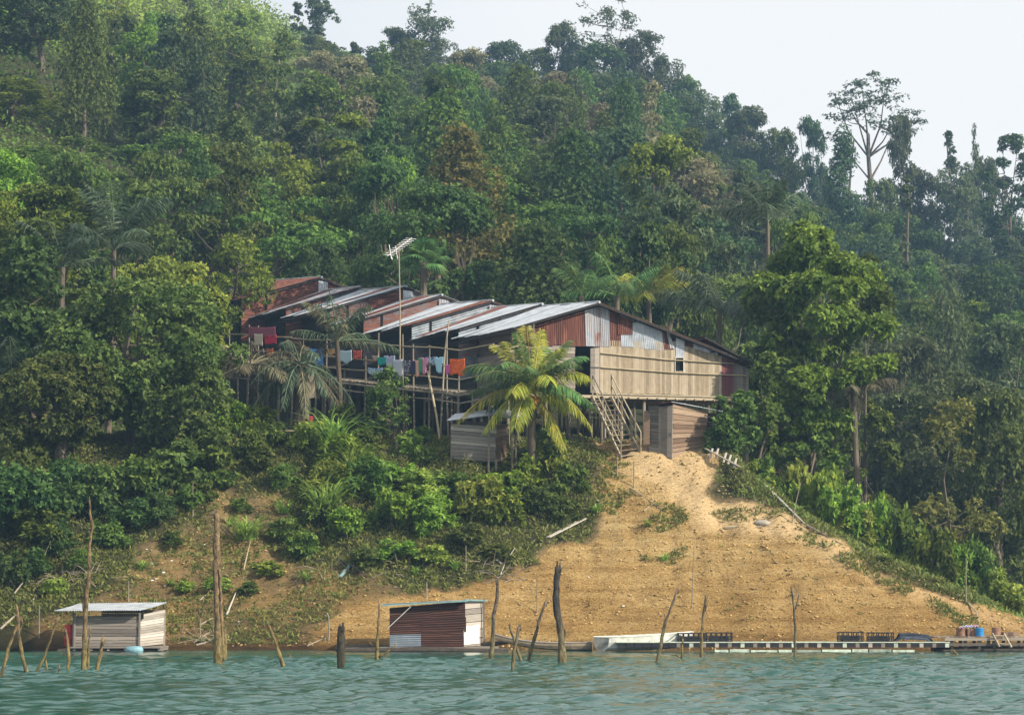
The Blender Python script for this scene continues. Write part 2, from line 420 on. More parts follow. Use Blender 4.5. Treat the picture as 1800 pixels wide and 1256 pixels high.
# ------------------------------------------------------------------ leaves
def unit(v): return v/np.maximum(np.linalg.norm(v, axis=-1, keepdims=True), 1e-6)
def leaf_quads(pos, t, nrm, Ln, Wd, droop=.12):
    s = unit(np.cross(t, nrm)); Ln = Ln[:,None]; Wd = Wd[:,None]
    dz = np.zeros_like(pos); dz[:,2] = -1
    a = pos; b = pos+t*Ln*.5+s*Wd*.5; c = pos+t*Ln+dz*Ln*droop; d = pos+t*Ln*.5-s*Wd*.5
    V = np.stack([a,b,c,d],1).reshape(-1,3); Q = np.arange(len(pos)*4).reshape(-1,4)
    return V, Q
def clump_leaves(rng, cl, n, ll, lw, per=7, up=.35, flat=1.0, shell=.55):
    """cl: (k,6) centres and radii; leaves grow in rosettes at twig ends"""
    cl = np.asarray(cl, float); vol = (cl[:,3]*cl[:,4])**1.0; pr = vol/vol.sum()
    nr = max(1, n//per); k = rng.choice(len(cl), nr, p=pr)
    d = unit(rng.normal(size=(nr,3))+np.array([0,0,up])); r = shell+(1.08-shell)*rng.random(nr)**.6
    c = cl[k,:3]+d*cl[k,3:6]*r[:,None]
    c += rng.normal(size=c.shape)*.06*cl[k,3:4]
    ax = unit(d*.7+np.array([0,0,.35*flat])+rng.normal(size=d.shape)*.35)
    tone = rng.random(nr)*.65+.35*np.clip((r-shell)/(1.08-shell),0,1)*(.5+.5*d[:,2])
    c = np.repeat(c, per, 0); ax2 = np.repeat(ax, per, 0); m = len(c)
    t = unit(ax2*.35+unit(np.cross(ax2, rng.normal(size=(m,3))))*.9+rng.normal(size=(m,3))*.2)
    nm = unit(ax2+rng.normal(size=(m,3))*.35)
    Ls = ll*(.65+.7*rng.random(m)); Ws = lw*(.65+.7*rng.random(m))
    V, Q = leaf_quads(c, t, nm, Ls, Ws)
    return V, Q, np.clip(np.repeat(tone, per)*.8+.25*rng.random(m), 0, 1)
def limb_tubes(mb, rng, top, cl, r0, curve=.3, n=5):
    for c in cl:
        a = Vector(top[rng.integers(len(top))]); b = Vector(c[:3]); 
        mid = a.lerp(b, .5)+Vector((rng.normal()*.1, rng.normal()*.1, -curve*.3*(b-a).length*.5))
        mb.tube([a, mid, b], [r0, r0*.6, r0*.2], n, .5)

def make_tree(name, kind, seed, leaf, bark, Hh=10., W=4., n=5000, ll=.32, lw=.16):
    key_ = name
    """prototype meshes (trunk, crown) of a tree of height Hh and crown radius W standing at the origin"""
    rng = np.random.default_rng(seed); cl = []; mb = MB()
    lean = rng.normal(size=2)*.05*Hh
    def trunkpts(h, wob=.12, k=6):
        return [Vector((lean[0]*(i/k)**1.5+rng.normal()*wob*(i>0), lean[1]*(i/k)**1.5+rng.normal()*wob*(i>0), h*i/k-.6*(i==0))) for i in range(k+1)]
    up, shell, flat = .35, .5, 1.0
    if kind == 'round':
        kk = 32 if n < 16500 else 75
        for i in range(kk):
            th = rng.random()*6.28; zz = rng.random(); 
            env = math.sin(math.pi*min(1,(.12+.86*zz)))**.55
            rr = W*env*(.35+.65*rng.random())*.86
            r = W*(.15+.20*rng.random()**1.3)*(1 if kk == 32 else .68)
            cl.append([math.cos(th)*rr+lean[0], math.sin(th)*rr+lean[1], Hh*((.26+.66*zz) if key_ != 't_right' else (.46+.46*zz))-r*.3, r, r, r*.75])
        tp = trunkpts(Hh*.55); rad = [W*.075*(1-.55*i/6) for i in range(7)]
    elif kind == 'cone':
        for i in range(30):
            zz = (i+rng.random())/30; th = i*2.4+rng.random(); env = (1-zz)**.55
            rr = W*env*.72*(.4+.6*rng.random()); r = W*(.14+.20*env)
            cl.append([math.cos(th)*rr+lean[0]*zz, math.sin(th)*rr, Hh*(.16+.80*zz), r, r, r*1.05])
        tp = trunkpts(Hh*.8); rad = [W*.06*(1-.7*i/6) for i in range(7)]; up = .3
    elif kind == 'layer':
        for i in range(26):
            zz = rng.random(); th = rng.random()*6.28; env = math.sin(math.pi*(.16+.76*zz))**.6
            rr = W*env*(.25+.75*rng.random()); r = W*(.24+.14*rng.random())
            cl.append([math.cos(th)*rr+lean[0], math.sin(th)*rr+lean[1], Hh*(.28+.68*zz), r, r, r*.36])
        tp = trunkpts(Hh*.6); rad = [W*.07*(1-.55*i/6) for i in range(7)]; up = .6; flat = 2.0; shell = .25
    elif kind == 'slender':
        for i in range(22):
            zz = rng.random()**.8; th = rng.random()*6.28; rr = W*(.05+.85*rng.random())*(1-.75*zz**1.5); r = W*(.14+.2*rng.random()**1.5)
            cl.append([math.cos(th)*rr+lean[0]*zz, math.sin(th)*rr+lean[1]*zz, Hh*(.36+.62*zz), r*1.2, r*1.2, r*.8])
        tp = trunkpts(Hh*.93, .1); rad = [Hh*.012*(1-.7*i/6) for i in range(7)]; shell = .2
    elif kind == 'airy':
        for i in range(46):
            zz = rng.random()**.8; th = rng.random()*6.28; env = math.sin(math.pi*(.16+.76*zz))**.6*(.75+.3*math.sin(th*2+seed)); rr = W*env*(.15+.85*rng.random())
            r = W*(.09+.13*rng.random()**1.5)
            cl.append([math.cos(th)*rr+lean[0], math.sin(th)*rr+lean[1], Hh*(.34+.64*zz), r*1.3, r*1.3, r*.75])
        tp = trunkpts(Hh*.6); rad = [W*.055*(1-.5*i/6) for i in range(7)]; shell = .0
    elif kind == 'umbrella':
        for i in range(54):
            th = i*2.4; rr = W*math.sqrt((i+.5)/54)*(.7+.4*rng.random()); r = W*(.08+.09*rng.random())
            zz = .98-.24*(rr/W)**1.6-(.14*rng.random() if rng.random() < .45 else 0)+rng.normal()*.015
            if i%9 == 4: zz -= .13
            cl.append([math.cos(th)*rr, math.sin(th)*rr, Hh*zz, r*1.5, r*1.5, r*.42])
        lean *= .3; tp = trunkpts(Hh*.68, .1); rad = [Hh*.017*(1-.5*i/6) for i in range(7)]; up = .6; shell = .2; flat = 1.6
    elif kind == 'column':
        for i in range(24):
            zz = (i+rng.random())/24; th = rng.random()*6.28; env = (1-zz**3)**.6*(.55+.45*(1-zz)); rr = W*env*.5; r = W*(.3+.22*env)
            cl.append([math.cos(th)*rr, math.sin(th)*rr, Hh*(.04+.9*zz), r, r, r*1.2])
        tp = trunkpts(Hh*.9); rad = [W*.08*(1-.6*i/6) for i in range(7)]; up = -.1
    elif kind == 'bush':
        for i in range(22):
            th = rng.random()*6.28; zz = rng.random(); rr = W*.85*math.sqrt(rng.random())*(1-.35*zz); r = W*(.13+.22*rng.random()**1.3)
            cl.append([math.cos(th)*rr, math.sin(th)*rr, Hh*(.18+.62*zz), r, r, r*.85])
        tp = trunkpts(Hh*.45, .04, 3); rad = [.035, .03, .025, .02]; shell = .35
    mb.tube(tp, rad, 7, .5)
    src = tp[len(tp)//2:] if kind not in ('cone','column') else tp[1:]
    nmain = max(4, min(9, len(cl)//5)); order = list(rng.permutation(len(cl))); mains = []
    for q_, ci in enumerate(order):
        c = cl[ci]
        cand = [p for p in src if p.z < c[2]-(.12*Hh if kind == 'umbrella' else -.1)] or [src[0]]
        b = Vector(c[:3])
        if q_ < nmain or kind in ('cone','column','slender'):
            a = cand[rng.integers(len(cand))] if kind != 'umbrella' else cand[-1-int(rng.integers(min(2,len(cand))))]
            mains.append((a, b))
        else:
            pts_ = [m_[0].lerp(m_[1], f_) for m_ in mains for f_ in (.5,.75,1.)]
            a = min(pts_, key=lambda p_: (p_-b).length+max(0,p_.z-b.z)*1.5)
        dd = b-a
        mid = a+dd*.5+Vector((rng.normal()*.04*dd.length, rng.normal()*.04*dd.length, -.07*dd.length))
        rr = rad[-1]*(.75 if kind != 'bush' else .6)*(1 if q_ < nmain else .45)*(.45 if kind in ('slender','cone','column') else 1)
        mb.tube([a, mid, b], [rr, rr*.62, rr*.2], 4, .5, cap=False)
    V, Q, va = clump_leaves(rng, cl, n, ll, lw, up=up, flat=flat, shell=shell)
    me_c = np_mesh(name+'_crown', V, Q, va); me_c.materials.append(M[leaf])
    me_t = bpy.data.meshes.new(name+'_trunk'); me_t.from_pydata([tuple(v) for v in mb.v], [], mb.f)
    a = me_t.attributes.new('var', 'FLOAT', 'FACE'); a.data.foreach_set('value', np.array(mb.a, np.float32)); me_t.materials.append(M[bark])
    return dict(t=me_t, c=me_c, H=Hh, W=W, kind=kind)
def place_tree(pr, loc, name, label, cat, group, sx=1., sz=1., rz=None, leaf=None, bark=None, crown='crown', trunk='trunk'):
    e = empty(name, loc, label.replace('from the left','from left') if len(label.split()) > 16 else label, cat, group, random.uniform(0,6.28) if rz is None else rz)
    e.scale = (sx, sx, sz)
    for nm, me, mt in ((trunk, pr['t'], bark), (crown, pr['c'], leaf)):
        o = bpy.data.objects.new(nm, me); C.objects.link(o); o.parent = e
        if mt: o.material_slots[0].link = 'OBJECT'; o.material_slots[0].material = M[mt]
    return e

#=====SETTING
def setting():
    xs = np.concatenate([np.linspace(-260,-80,19)[:-1], np.linspace(-80,-26,37)[:-1], np.linspace(-26,28,217)[:-1], np.linspace(28,80,37)[:-1], np.linspace(80,260,19)])
    ys = np.concatenate([[-55,0,40,60,70,76], np.linspace(79,106,136)[:-1], np.linspace(106,130,41)[:-1], np.linspace(130,310,91)[:-1], np.linspace(310,425,24)])
    gx, gy = np.meshgrid(xs, ys); gz = H(gx, gy)
    V = np.stack([gx.ravel(), gy.ravel(), gz.ravel()],1); nx = len(xs); ny = len(ys)
    i = (np.arange(ny-1)[:,None]*nx+np.arange(nx-1)[None,:]).ravel()
    Q = np.stack([i,i+1,i+nx+1,i+nx],1)
    u, v = proj(V[:,0], np.maximum(V[:,1],20), V[:,2])
    wu = u+55*fbm(V[:,0]*.5, V[:,1]*.5, 4, 2); wv = v+30*fbm(V[:,0]*.5+9, V[:,1]*.6, 4, 4)
    veg = np.ones(len(V)); sc_ = inpoly(wu, wv, SCRUB); veg[sc_] = .42
    veg[inpoly(wu, wv, CLAY)] = 0
    veg[(V[:,1] > 104)] = 1; veg[(V[:,0] > 19) & (V[:,1] < 92)] = .1
    # smooth
    g = veg.reshape(ny, nx).copy()
    for _ in range(2):
        g[1:-1,1:-1] = (g[1:-1,1:-1]*2+g[:-2,1:-1]+g[2:,1:-1]+g[1:-1,:-2]+g[1:-1,2:])/6
    path = np.zeros(len(V)); pp = [(1085,800),(1125,775),(1240,785),(1262,850),(1390,905),(1500,965),(1700,1050),(1820,1110),(1700,1080),(1500,1000),(1380,940),(1230,925),(1180,870),(1110,830)]
    path[inpoly(u+25*fbm(V[:,0],V[:,1],3,8), v+14*fbm(V[:,0],V[:,1],3,11), pp)] = .9
    p2 = path.reshape(ny,nx)
    for _ in range(3):
        p2[1:-1,1:-1] = (p2[1:-1,1:-1]*2+p2[:-2,1:-1]+p2[2:,1:-1]+p2[1:-1,:-2]+p2[1:-1,2:])/6
    me = np_mesh('ground', V, Q, attrs={'veg': g.ravel(), 'path': p2.ravel()}, smooth=True)
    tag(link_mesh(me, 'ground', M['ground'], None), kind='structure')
    # water with real ripples
    xs = np.concatenate([np.linspace(-259,-24,24)[:-1], np.linspace(-24,24,440)[:-1], np.linspace(24,259,24)])
    ys = np.concatenate([np.linspace(-54,28,12)[:-1], np.linspace(28,86,760)[:-1], np.linspace(86,130,6)])
    gx, gy = np.meshgrid(xs, ys); z = np.zeros_like(gx)
    wx = gx+.6*fbm(gx*.4, gy*.4, 2, 31); wy = gy+.5*fbm(gx*.35+7, gy*.35, 2, 33)
    amp = (.35+.65*np.clip((fbm(gx*.12, gy*.10, 3, 40)+.6), 0, 1.2))*np.clip((84.5-gy)/14, .12, 1)
    for k in range(17):
        th = -math.pi/2+RG.normal()*.6; lam = .24*1.13**k; q = 2*math.pi/lam
        z += .0155*lam**.9*np.sin(q*(wx*math.cos(th)+wy*math.sin(th))+RG.random()*6.28)
    z += (.085*fbm(wx*2.3, wy*3.6, 3, 50))+.075*fbm(wx*.8, wy*1.3, 2, 51)
    edge = np.clip((23.5-np.abs(gx))/3, 0, 1)*np.clip((gy-28)/3, 0, 1)*np.clip((86-gy)/2, 0, 1)
    z = z*amp*edge
    V = np.stack([gx.ravel(), gy.ravel(), z.ravel()],1); nx = len(xs); ny = len(ys)
    i = (np.arange(ny-1)[:,None]*nx+np.arange(nx-1)[None,:]).ravel()
    me = np_mesh('water', V, np.stack([i,i+1,i+nx+1,i+nx],1), smooth=True)
    tag(link_mesh(me, 'water', M['water'], None), kind='structure')

#=====HUTS
def hut_left():
    Y = 80.5; z0 = .18
    def at(px, v, dy=0): return P(px, v, Y+dy)
    A = at(131,1134); B = at(245,1136); B2 = at(289,1134,1.7); 
    A.z = z0; B.z = z0; B2.z = z0+.05; A2 = A+(B2-B)
    zt = at(131,1082).z; zf = P(245,1074,Y).z; zr = P(284,1071,Y+1.7).z
    e = empty('floating_hut', ((A.x+B.x)/2, Y+.8, 0), 'grey board floating hut under a pale corrugated roof, at the left shore', 'hut')
    org = e.location
    w = MB(org)
    w.panel(A, Vector((A.x,A.y,zt)), Vector((B.x,B.y,zt-.02)), B, 9, .03, .10, .012, .03)
    w.build('front_wall', M['plank_grey'], e)
    w = MB(org); w.panel(B, Vector((B.x,B.y,zf-.12)), Vector((B2.x,B2.y,zr)), B2, 13, .03, .12, .012, .02); w.build('side_wall', M['plank_white'], e)
    w = MB(org); w.panel(A, Vector((A.x,A.y,zt)), Vector((A2.x,A2.y,zt)), A2, 9, .03, .1); w.panel(A2, Vector((A2.x,A2.y,zr)), Vector((B2.x,B2.y,zr)), B2, 9, .03, .1); w.build('rear_wall', M['plank_grey'], e)
    r = MB(org); l0 = P(94,1073,Y-.5); l1 = P(247,1073,Y-.4); l1.z = l0.z+.02; l2 = P(295,1058,Y+2.0); l3 = P(140,1060,Y+2.0)
    r.corr(l0, l1, l2, l3, lambda u, v: .05, .085, .016, 3, .02)
    r.build('roof', M['sheet'], e)
    r = MB(org); r.box(((A.x+B2.x)/2, (A.y+B2.y)/2, z0-.03), (B.x-A.x+.9, 1.9, .05), 0)
    for k in range(6):
        xx = A.x+(B.x-A.x+.7)*k/5; r.beam((xx, Y-.05, z0-.1), (xx, Y+1.8, z0-.1), .09, .09)
    r.build('floor', M['plank_grey'], e)
    r = MB(org)
    for yy in (Y+.1, Y+.8, Y+1.6): r.tube([(A.x-.6, yy, .0), ((A.x+B.x)/2, yy, .03), (B2.x+.1, yy, .0)], [.1,.12,.1], 8)
    r.build('float_log', M['log'], e)
    r = MB(org)
    for q in (A, B, B2): r.beam((q.x, q.y-.03, z0-.1), (q.x, q.y-.03, zf-.05), .06, .06)
    r.beam((P(128,1100,Y).x, Y+.1, z0), (P(128,1075,Y).x, Y+.1, zt+.25), .05, .05)
    r.build('corner_post', M['plank_grey'], e)
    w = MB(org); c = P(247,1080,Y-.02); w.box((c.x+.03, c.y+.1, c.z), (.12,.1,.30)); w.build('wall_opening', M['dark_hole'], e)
    # red drum beside it, on the same raft
    d = MB((P(121,1135,Y+.3).x, Y+.4, .18)); x, y = d.o.x, d.o.y
    prof = [(0,.16),(.02,.19),(.25,.185),(.27,.2),(.29,.185),(.5,.185),(.52,.2),(.54,.185),(.74,.19),(.76,.17)]
    d.tube([(x,y,.18+h) for h,_ in prof], [r_ for _,r_ in prof], 14)
    solo(d, 'drum', M['red_drum'], 'dark red drum standing at the left end of the grey floating hut', 'drum', smooth=True)
    d = MB((P(236,1137,Y-.3).x, Y-.25, .02)); x, y = d.o.x, d.o.y
    d.tube([(x-.32,y,.06),(x-.28,y,.06),(x,y,.07),(x+.26,y,.06),(x+.30,y,.06)], [.05,.13,.14,.13,.05], 10)
    solo(d, 'float_drum', simple('pale_blue_plastic', (.22,.40,.48), .6, .3), 'pale blue float drum lying in the water under the grey floating hut', 'float', smooth=True)

def hut_mid():
    Y = 80.8; z0 = .16
    e = empty('floating_shed', (P(770,1140,Y).x, Y+.8, 0), 'rusty corrugated floating shed with white patched end wall, at the middle of the shore', 'shed')
    org = e.location
    def at(px, v, dy=0): return P(px, v, Y+dy)
    def col(u, v):
        return .95 if not (u < .42 and v < .26) else .12
    w = MB(org)
    A = at(685,1135); B = at(816,1137); Bt = at(815,1057); At = at(685,1068); A.z = B.z = z0
    def lp(u, v): return A.lerp(B,u).lerp(At.lerp(Bt,u), v)
    # sheets with horizontal ribs, several pieces: lower left galvanised, rest rust
    for (u0,u1,v0,v1,va,o_) in ((0,.42,0,.31,.05,.012),(.40,1.0,0,.36,.9,0),(0,.45,.30,.62,.5,.0),(.43,1.03,.33,.66,.95,.014),(0,.55,.60,1,.95,.012),(.5,1.02,.64,1,.55,0)):
        w.corr(lp(u0,v0), lp(u0,v1), lp(u1,v1), lp(u1,v0), va, .075, .012, 1, 0, -o_-.02)
    w.build('rusty_cladding', M['dark_sheet'], e)
    bk = MB(org); q = Vector((0,.06,0)); bk.hexa([A+q, B+q, B+q*2, A+q*2], [At+q, Bt+q, Bt+q*2, At+q*2]); 
    C2 = at(850,1136,1.6); C2.z = z0; C2t = at(849,1053,1.6); A2 = A+Vector((0,1.6,0)); A2t = At+Vector((0,1.6,0))
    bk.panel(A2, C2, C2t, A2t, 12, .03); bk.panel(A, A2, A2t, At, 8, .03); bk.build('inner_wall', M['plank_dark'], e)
    w = MB(org)
    w.panel(B, Bt, C2t, C2, 6, .03, .08, .015, .05, skip=()); w.build('end_wall', M['plank_mid'], e)
    w = MB(org); p0 = B.lerp(C2,.02)+Vector((-.02,-.07,.08)); p1 = B.lerp(C2,.78)+Vector((.0,-.07,.1))
    w.hexa([p0, p1, p1+Vector((0,.02,0)), p0+Vector((0,.02,0))], [p0+Vector((0,0,.62)), p1+Vector((0,0,.68)), p1+Vector((0,.02,.68)), p0+Vector((0,.02,.62))], .9)
    w.build('white_patch', M['hull_white'], e)
    r = MB(org); l0 = P(670,1061,Y-.25); l1 = P(817,1054,Y-.25); l2 = l1+Vector((.75,2.0,-.02)); l3 = l0+Vector((.3,2.0,-.02))
    r.corr(l0, l1, l2, l3, .1, .085, .014, 1); r.build('roof', M['sheet'], e)
    r = MB(org); r.beam(l0+Vector((0,0,-.05)), l1+Vector((.1,0,-.03)), .05, .05); r.beam(l1, l2, .05, .06)
    r.build('fascia_board', M['turquoise'], e)
    r = MB(org); r.beam(P(681,1104,Y-.15), P(728,1060,Y-.15), .09, .03); r.build('diagonal_board', M['hull_white'], e)
    r = MB(org); r.beam((C2.x+.02,C2.y-.2,z0-.1), (C2.x+.0,C2.y-.2,C2t.z), .06,.06); r.build('corner_post', M['plank_grey'], e)
    r = MB(org); r.box(((A.x+C2.x)/2+.1, Y+.7, z0-.03), (C2.x-A.x+.9, 2.1, .05)); r.build('floor', M['plank_grey'], e)
    r = MB(org)
    for yy in (Y-.3, Y+.7, Y+1.6): r.tube([(A.x-1.6, yy, .02), ((A.x+B.x)/2, yy, .05), (C2.x+.9, yy, .0)], [.1,.14,.1], 8)
    r.build('float_log', M['log'], e)

def small_sheds():
    # store hut below the coconut palm
    Y = 94.0
    A = P(793,806,Y); B = P(872,812,Y); B2 = P(895,806,Y+1.2)
    e = empty('plank_store', (A.x+1, Y+.6, min(Hs(A.x,Y),A.z)), 'small grey plank store hut in the bushes left of the coconut palm', 'hut'); org = e.location
    T = Vector((0,0,P(793,744,Y).z-A.z)); A2 = A+(B2-B)
    w = MB(org); w.panel(A, A+T, B+T, B, 10, .03, .10, .012, .02); w.build('front_wall', M['plank_mid'], e)
    w = MB(org); w.panel(B, B+T, B2+T, B2, 9, .03, .1, .012, .02); w.build('side_wall', M['plank_brown'], e)
    w = MB(org); w.panel(A, A+T, A2+T, A2, 8, .03, .1); w.panel(A2, A2+T, B2+T, B2, 8, .03, .1); w.build('rear_wall', M['plank_grey'], e)
    w = MB(org); l0 = P(785,739,Y-.25); pk = P(868,729,Y-.25); r1 = P(908,738,Y-.15)
    bk = Vector((.3,1.8,.42)); w.corr(l0, l0+bk, pk+bk, pk, .15, .09, .012); w.corr(pk, pk+bk, r1+bk, r1, .3, .09, .012)
    w.build('roof', M['sheet'], e)
    w = MB(org)
    for q in (A, B, B2, A2): w.beam((q.x,q.y,Hs(q.x,q.y)-.3), (q.x,q.y,q.z+.1), .1, .1)
    w.build('stilt', M['stilt'], e)
    # shed under the gable
    Y = 95.4
    A = P(1140,781,Y); B = P(1182,783,Y-.5); D = P(1243,789,Y+.6)
    gz = min(Hs(A.x,A.y), Hs(D.x,D.y))-.1
    e = empty('plank_shed', (B.x, Y, gz), 'brown plank shed with a grey door, under the bamboo gable', 'shed'); org = e.location
    At = P(1140,713,Y); Bt = P(1183,709,Y-.5); Dt = P(1243,722,Y+.6)
    for q in (A,B,D): q.z = min(q.z, Hs(q.x,q.y)+.05)-.05
    m1 = A.lerp(B,.42); m1t = At.lerp(Bt,.42)
    w = MB(org); w.panel(A, At, m1t, m1, 14, .03, .1, .01); w.build('front_wall', M['plank_grey'], e)
    w = MB(org); w.panel(m1, B, Bt-Vector((0,0,.08)), m1t-Vector((0,0,.08)), 3, .04, .03, .005); dr = w.build('door', M['plank_grey'], e)
    w = MB(org); c = m1.lerp(B,.85)+Vector((0,-.06,1.0)); w.box(c, (.05,.05,.14)); w.build('handle', M['dark_metal'], dr)
    w = MB(org); w.panel(B, Bt, Dt, D, 11, .03, .12, .02, .02); w.build('side_wall', M['plank_brown'], e)
    w = MB(org); bk = Vector((.9,1.6,.0)); w.corr(Bt+Vector((-.1,-.2,.06)), Bt+bk+Vector((0,0,.06)), Dt+bk+Vector((.3,0,.03)), Dt+Vector((.35,-.1,.03)), .2, .09, .012)
    w.corr(At+Vector((-.15,-.1,.03)), At+bk+Vector((0,0,.03)), Bt+bk+Vector((0,0,.06)), Bt+Vector((-.1,-.2,.06)), .7, .09, .012)
    w.build('roof', M['sheet'], e)
    w = MB(org); A2 = A+bk; D2 = D+bk; w.panel(A, At, At+bk, A2, 8, .03, .1); w.panel(A2, At+bk, Dt+bk, D2, 8, .03, .1); w.build('rear_wall', M['plank_dark'], e)
    # leaning ochre board left of the shed
    w = MB(P(1136,780,95.2)); w.o = Vector(w.o)
    w.hexa([P(1131,780,95.2),P(1142,781,95.1),P(1142,781,95.16),P(1131,780,95.26)], [P(1132,722,95.5),P(1143,721,95.4),P(1143,721,95.46),P(1132,722,95.56)])
    solo(w, 'leaning_board', M['plank_brown'], 'mossy brown board leaning on the left corner of the plank shed', 'board')

#=====LONGHOUSE
PK = [(1053,531),(953,534),(866,528),(777,518),(714,503),(632,504),(565,487),(463,496)]
YK = [98+4.2*k for k in range(8)]
PHI = R(20); AL = Vector((-math.cos(PHI), -math.sin(PHI), 0)); BK = Vector((-math.sin(PHI), math.cos(PHI), 0))
PKS = [P(PK[k][0], PK[k][1], YK[k]) for k in range(8)]
def gp(px, v, off=0):
    q = PKS[0]+BK*(.42+off); d = ray(px, v); c = Vector((0,0,CAMZ))
    return c+d*((q-c).dot(BK)/d.dot(BK))
def deck_pt(t, z=0): return Vector((-2.2-2.5*t, 95.85+4.2*t, 10.5+.62*max(t,0)+z))
def deck_t(px):
    u = (px-900)/F; return (-2.2-95.85*u)/(4.2*u+2.5)
def longhouse():
    e = empty('longhouse', (1.5, 99, 8.3), 'long stilt house with stepped rusty roofs and split bamboo gable wall', 'longhouse')
    O = e.location
    LV = [.05,.08,.2,.22,.14,.28,.5,.35]; 
    # inner,outer cladding rust values of the gables behind
    CV = [None,(.28,.16),(.14,.24),(.52,.30),(.55,.26),(.55,.5),(.6,.66),(.15,.2)]
    RV = [.8,.75,.5,.15,.3,.55,.75,.7]
    PV = [None,.85,.3,.35,.12,.12,.15,.12]
    for k in range(8):
        p = PKS[k]; nx = PKS[k+1] if k < 7 else p+Vector((-2.9,4.1,0)); d = Vector((nx.x-p.x, nx.y-p.y, 0)); ln = d.length
        dh = d/ln; d = dh*(ln+.35)
        ll = 3.95 if k < 6 else 4.4; el = p+AL*ll-Vector((0,0,1.27*ll/3.95)); rl = 7.4 if k == 0 else 5.6; er = p-AL*rl-Vector((0,0,.325*rl))
        w = MB(O); 
        nn = 5
        for j in range(nn):       # each slope is laid in overlapping sheets
            a, b2 = j/nn, (j+1.06)/nn if j < nn-1 else 1
            va = LV[k]+random.uniform(-.08,.16)+(.45 if (k, j) in ((3,1),(3,2),(2,0),(5,3),(4,1),(6,2),(1,3)) else 0)
            ex = AL*random.uniform(-.10,.26)+Vector((0,0,random.uniform(-.05,.03))); pz = Vector((0,0,random.uniform(-.015,.02)))
            w.corr(el+d*b2+ex, el+d*a+ex, p+d*a+pz+Vector((0,0,.38*a)), p+d*b2+pz+Vector((0,0,.38*b2)), va, .10, .017, 4, .0, .012*(j%2), .22)
        w.build('roof_slope', M['sheet'], e)
        w = MB(O)
        for j in range(5):
            a, b2 = j/5, min(1,(j+1.05)/5)
            w.corr(er+d*a, er+d*b2, p+d*b2, p+d*a, RV[k]+random.uniform(-.15,.15), .10, .017, 2, 0, .012*(j%2))
        w.build('roof_slope', M['sheet'], e)
        w = MB(O); w.tube([p-dh*.05, p+d+Vector((0,0,.38))], [.06,.06], 6, .3); w.build('ridge_cap', M['sheet'], e)
        w = MB(O); q = Vector((0,0,-.07)); w.beam(p+q, er+q, .07, .11); w.beam(el+q, p+q, .05, .07); w.beam(el+q, el+d+q, .06, .07)
        for j in range(9):
            s0 = el.lerp(er, (j+.5)/9) if False else (el.lerp(p, j/4.) if j < 5 else p.lerp(er, (j-4)/4.)); w.beam(s0+dh*.05-Vector((0,0,.13)), s0+d-Vector((0,0,.13)), .07, .06)
        w.build('rafter', M['rafter_dark'], e)
        fz = p.z-4.02
        if k:
            h0 = 2.0; bo = BK*.12; c = CV[k]; w = MB(O)
            pm = p.lerp(el, .52)
            dn = lambda h: Vector((0,0,-h))
            hm = .55
            for (s, t_, va) in ((0,.53,c[0]),(.5,1,c[1])):
                a = p.lerp(el, s)+bo; b2 = p.lerp(el, t_)+bo; oo = .0 if s == 0 else .006
                for (ha, hb, vj) in ((.03,hm*1.3,-.06),(hm*1.25,hm*2.5,.12),(hm*2.45,h0+.35,0)):
                    w.corr(a+dn(hb), a+dn(ha), b2+dn(ha), b2+dn(hb), va+vj+random.uniform(-.12,.12)+(.3 if (k, s, vj < 0) == (3, .5, True) or (k == 4 and vj < 0) else 0), .10, .009, 1, 0, oo)
            b3 = p.lerp(er, .62)+bo
            w.corr(p+bo+dn(h0), p+bo+dn(.03), b3+dn(.03), b3+dn(h0), RV[k], .10, .013)
            w.build('gable_cladding', M['wall_sheet'], e)
            w = MB(O); a = p+bo*.2+dn(.10); sx_ = -AL*.38
            w.corr(a-sx_*.4+dn(.95), a+sx_+dn(1.0), a+sx_+dn(.14), a-sx_*.4+dn(.1), PV[k], .11, .016); w.build('gable_patch', M['sheet'], e)
            w = MB(O); a = p.lerp(el,.8)+bo*1.5; b3 = p.lerp(er,.8)+bo*1.5
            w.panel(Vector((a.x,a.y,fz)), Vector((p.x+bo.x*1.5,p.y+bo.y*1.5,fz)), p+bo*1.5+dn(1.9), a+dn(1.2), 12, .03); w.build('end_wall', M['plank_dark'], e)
        # left side wall under the eave
        w = MB(O); a = p+AL*3.0; a.z = fz; b2 = a+d
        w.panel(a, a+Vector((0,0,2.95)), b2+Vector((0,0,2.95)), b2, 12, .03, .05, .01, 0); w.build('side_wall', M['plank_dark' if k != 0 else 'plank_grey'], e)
        w = MB(O); a = p+AL*3.2; b2 = p-AL*6.0; a.z = b2.z = fz-.03
        st = .02 if k else .45
        w.hexa([a+BK*st-Vector((0,0,.1)), b2+BK*st-Vector((0,0,.1)), b2+d-Vector((0,0,.1)), a+d-Vector((0,0,.1))],[a+BK*st, b2+BK*st, b2+d, a+d]); w.build('floor', M['plank_grey'], e)
        for rr in range(2 if k else 3):
            for j in range(6):
                q = p+AL*(2.9-1.7*j)+dh*(.7+rr*1.7)+Vector((random.uniform(-.15,.15),0,0)); g = Hs(q.x,q.y)
                if j > 3 and k > 1: continue
                if fz-g < .3: continue
                w = MB(O); w.tube([(q.x,q.y,g-.3),(q.x+random.uniform(-.06,.06),q.y,fz-.08)], .065, 6, None); w.build('stilt', M['stilt'], e)
    # ---- front gable wall of the nearest unit
    p = PKS[0]; fz = gp(1053,690).z
    rake = lambda px: (531+ (1053-px)*.30 if px < 1053 else 531+(px-1053)*.405)
    w = MB(O)
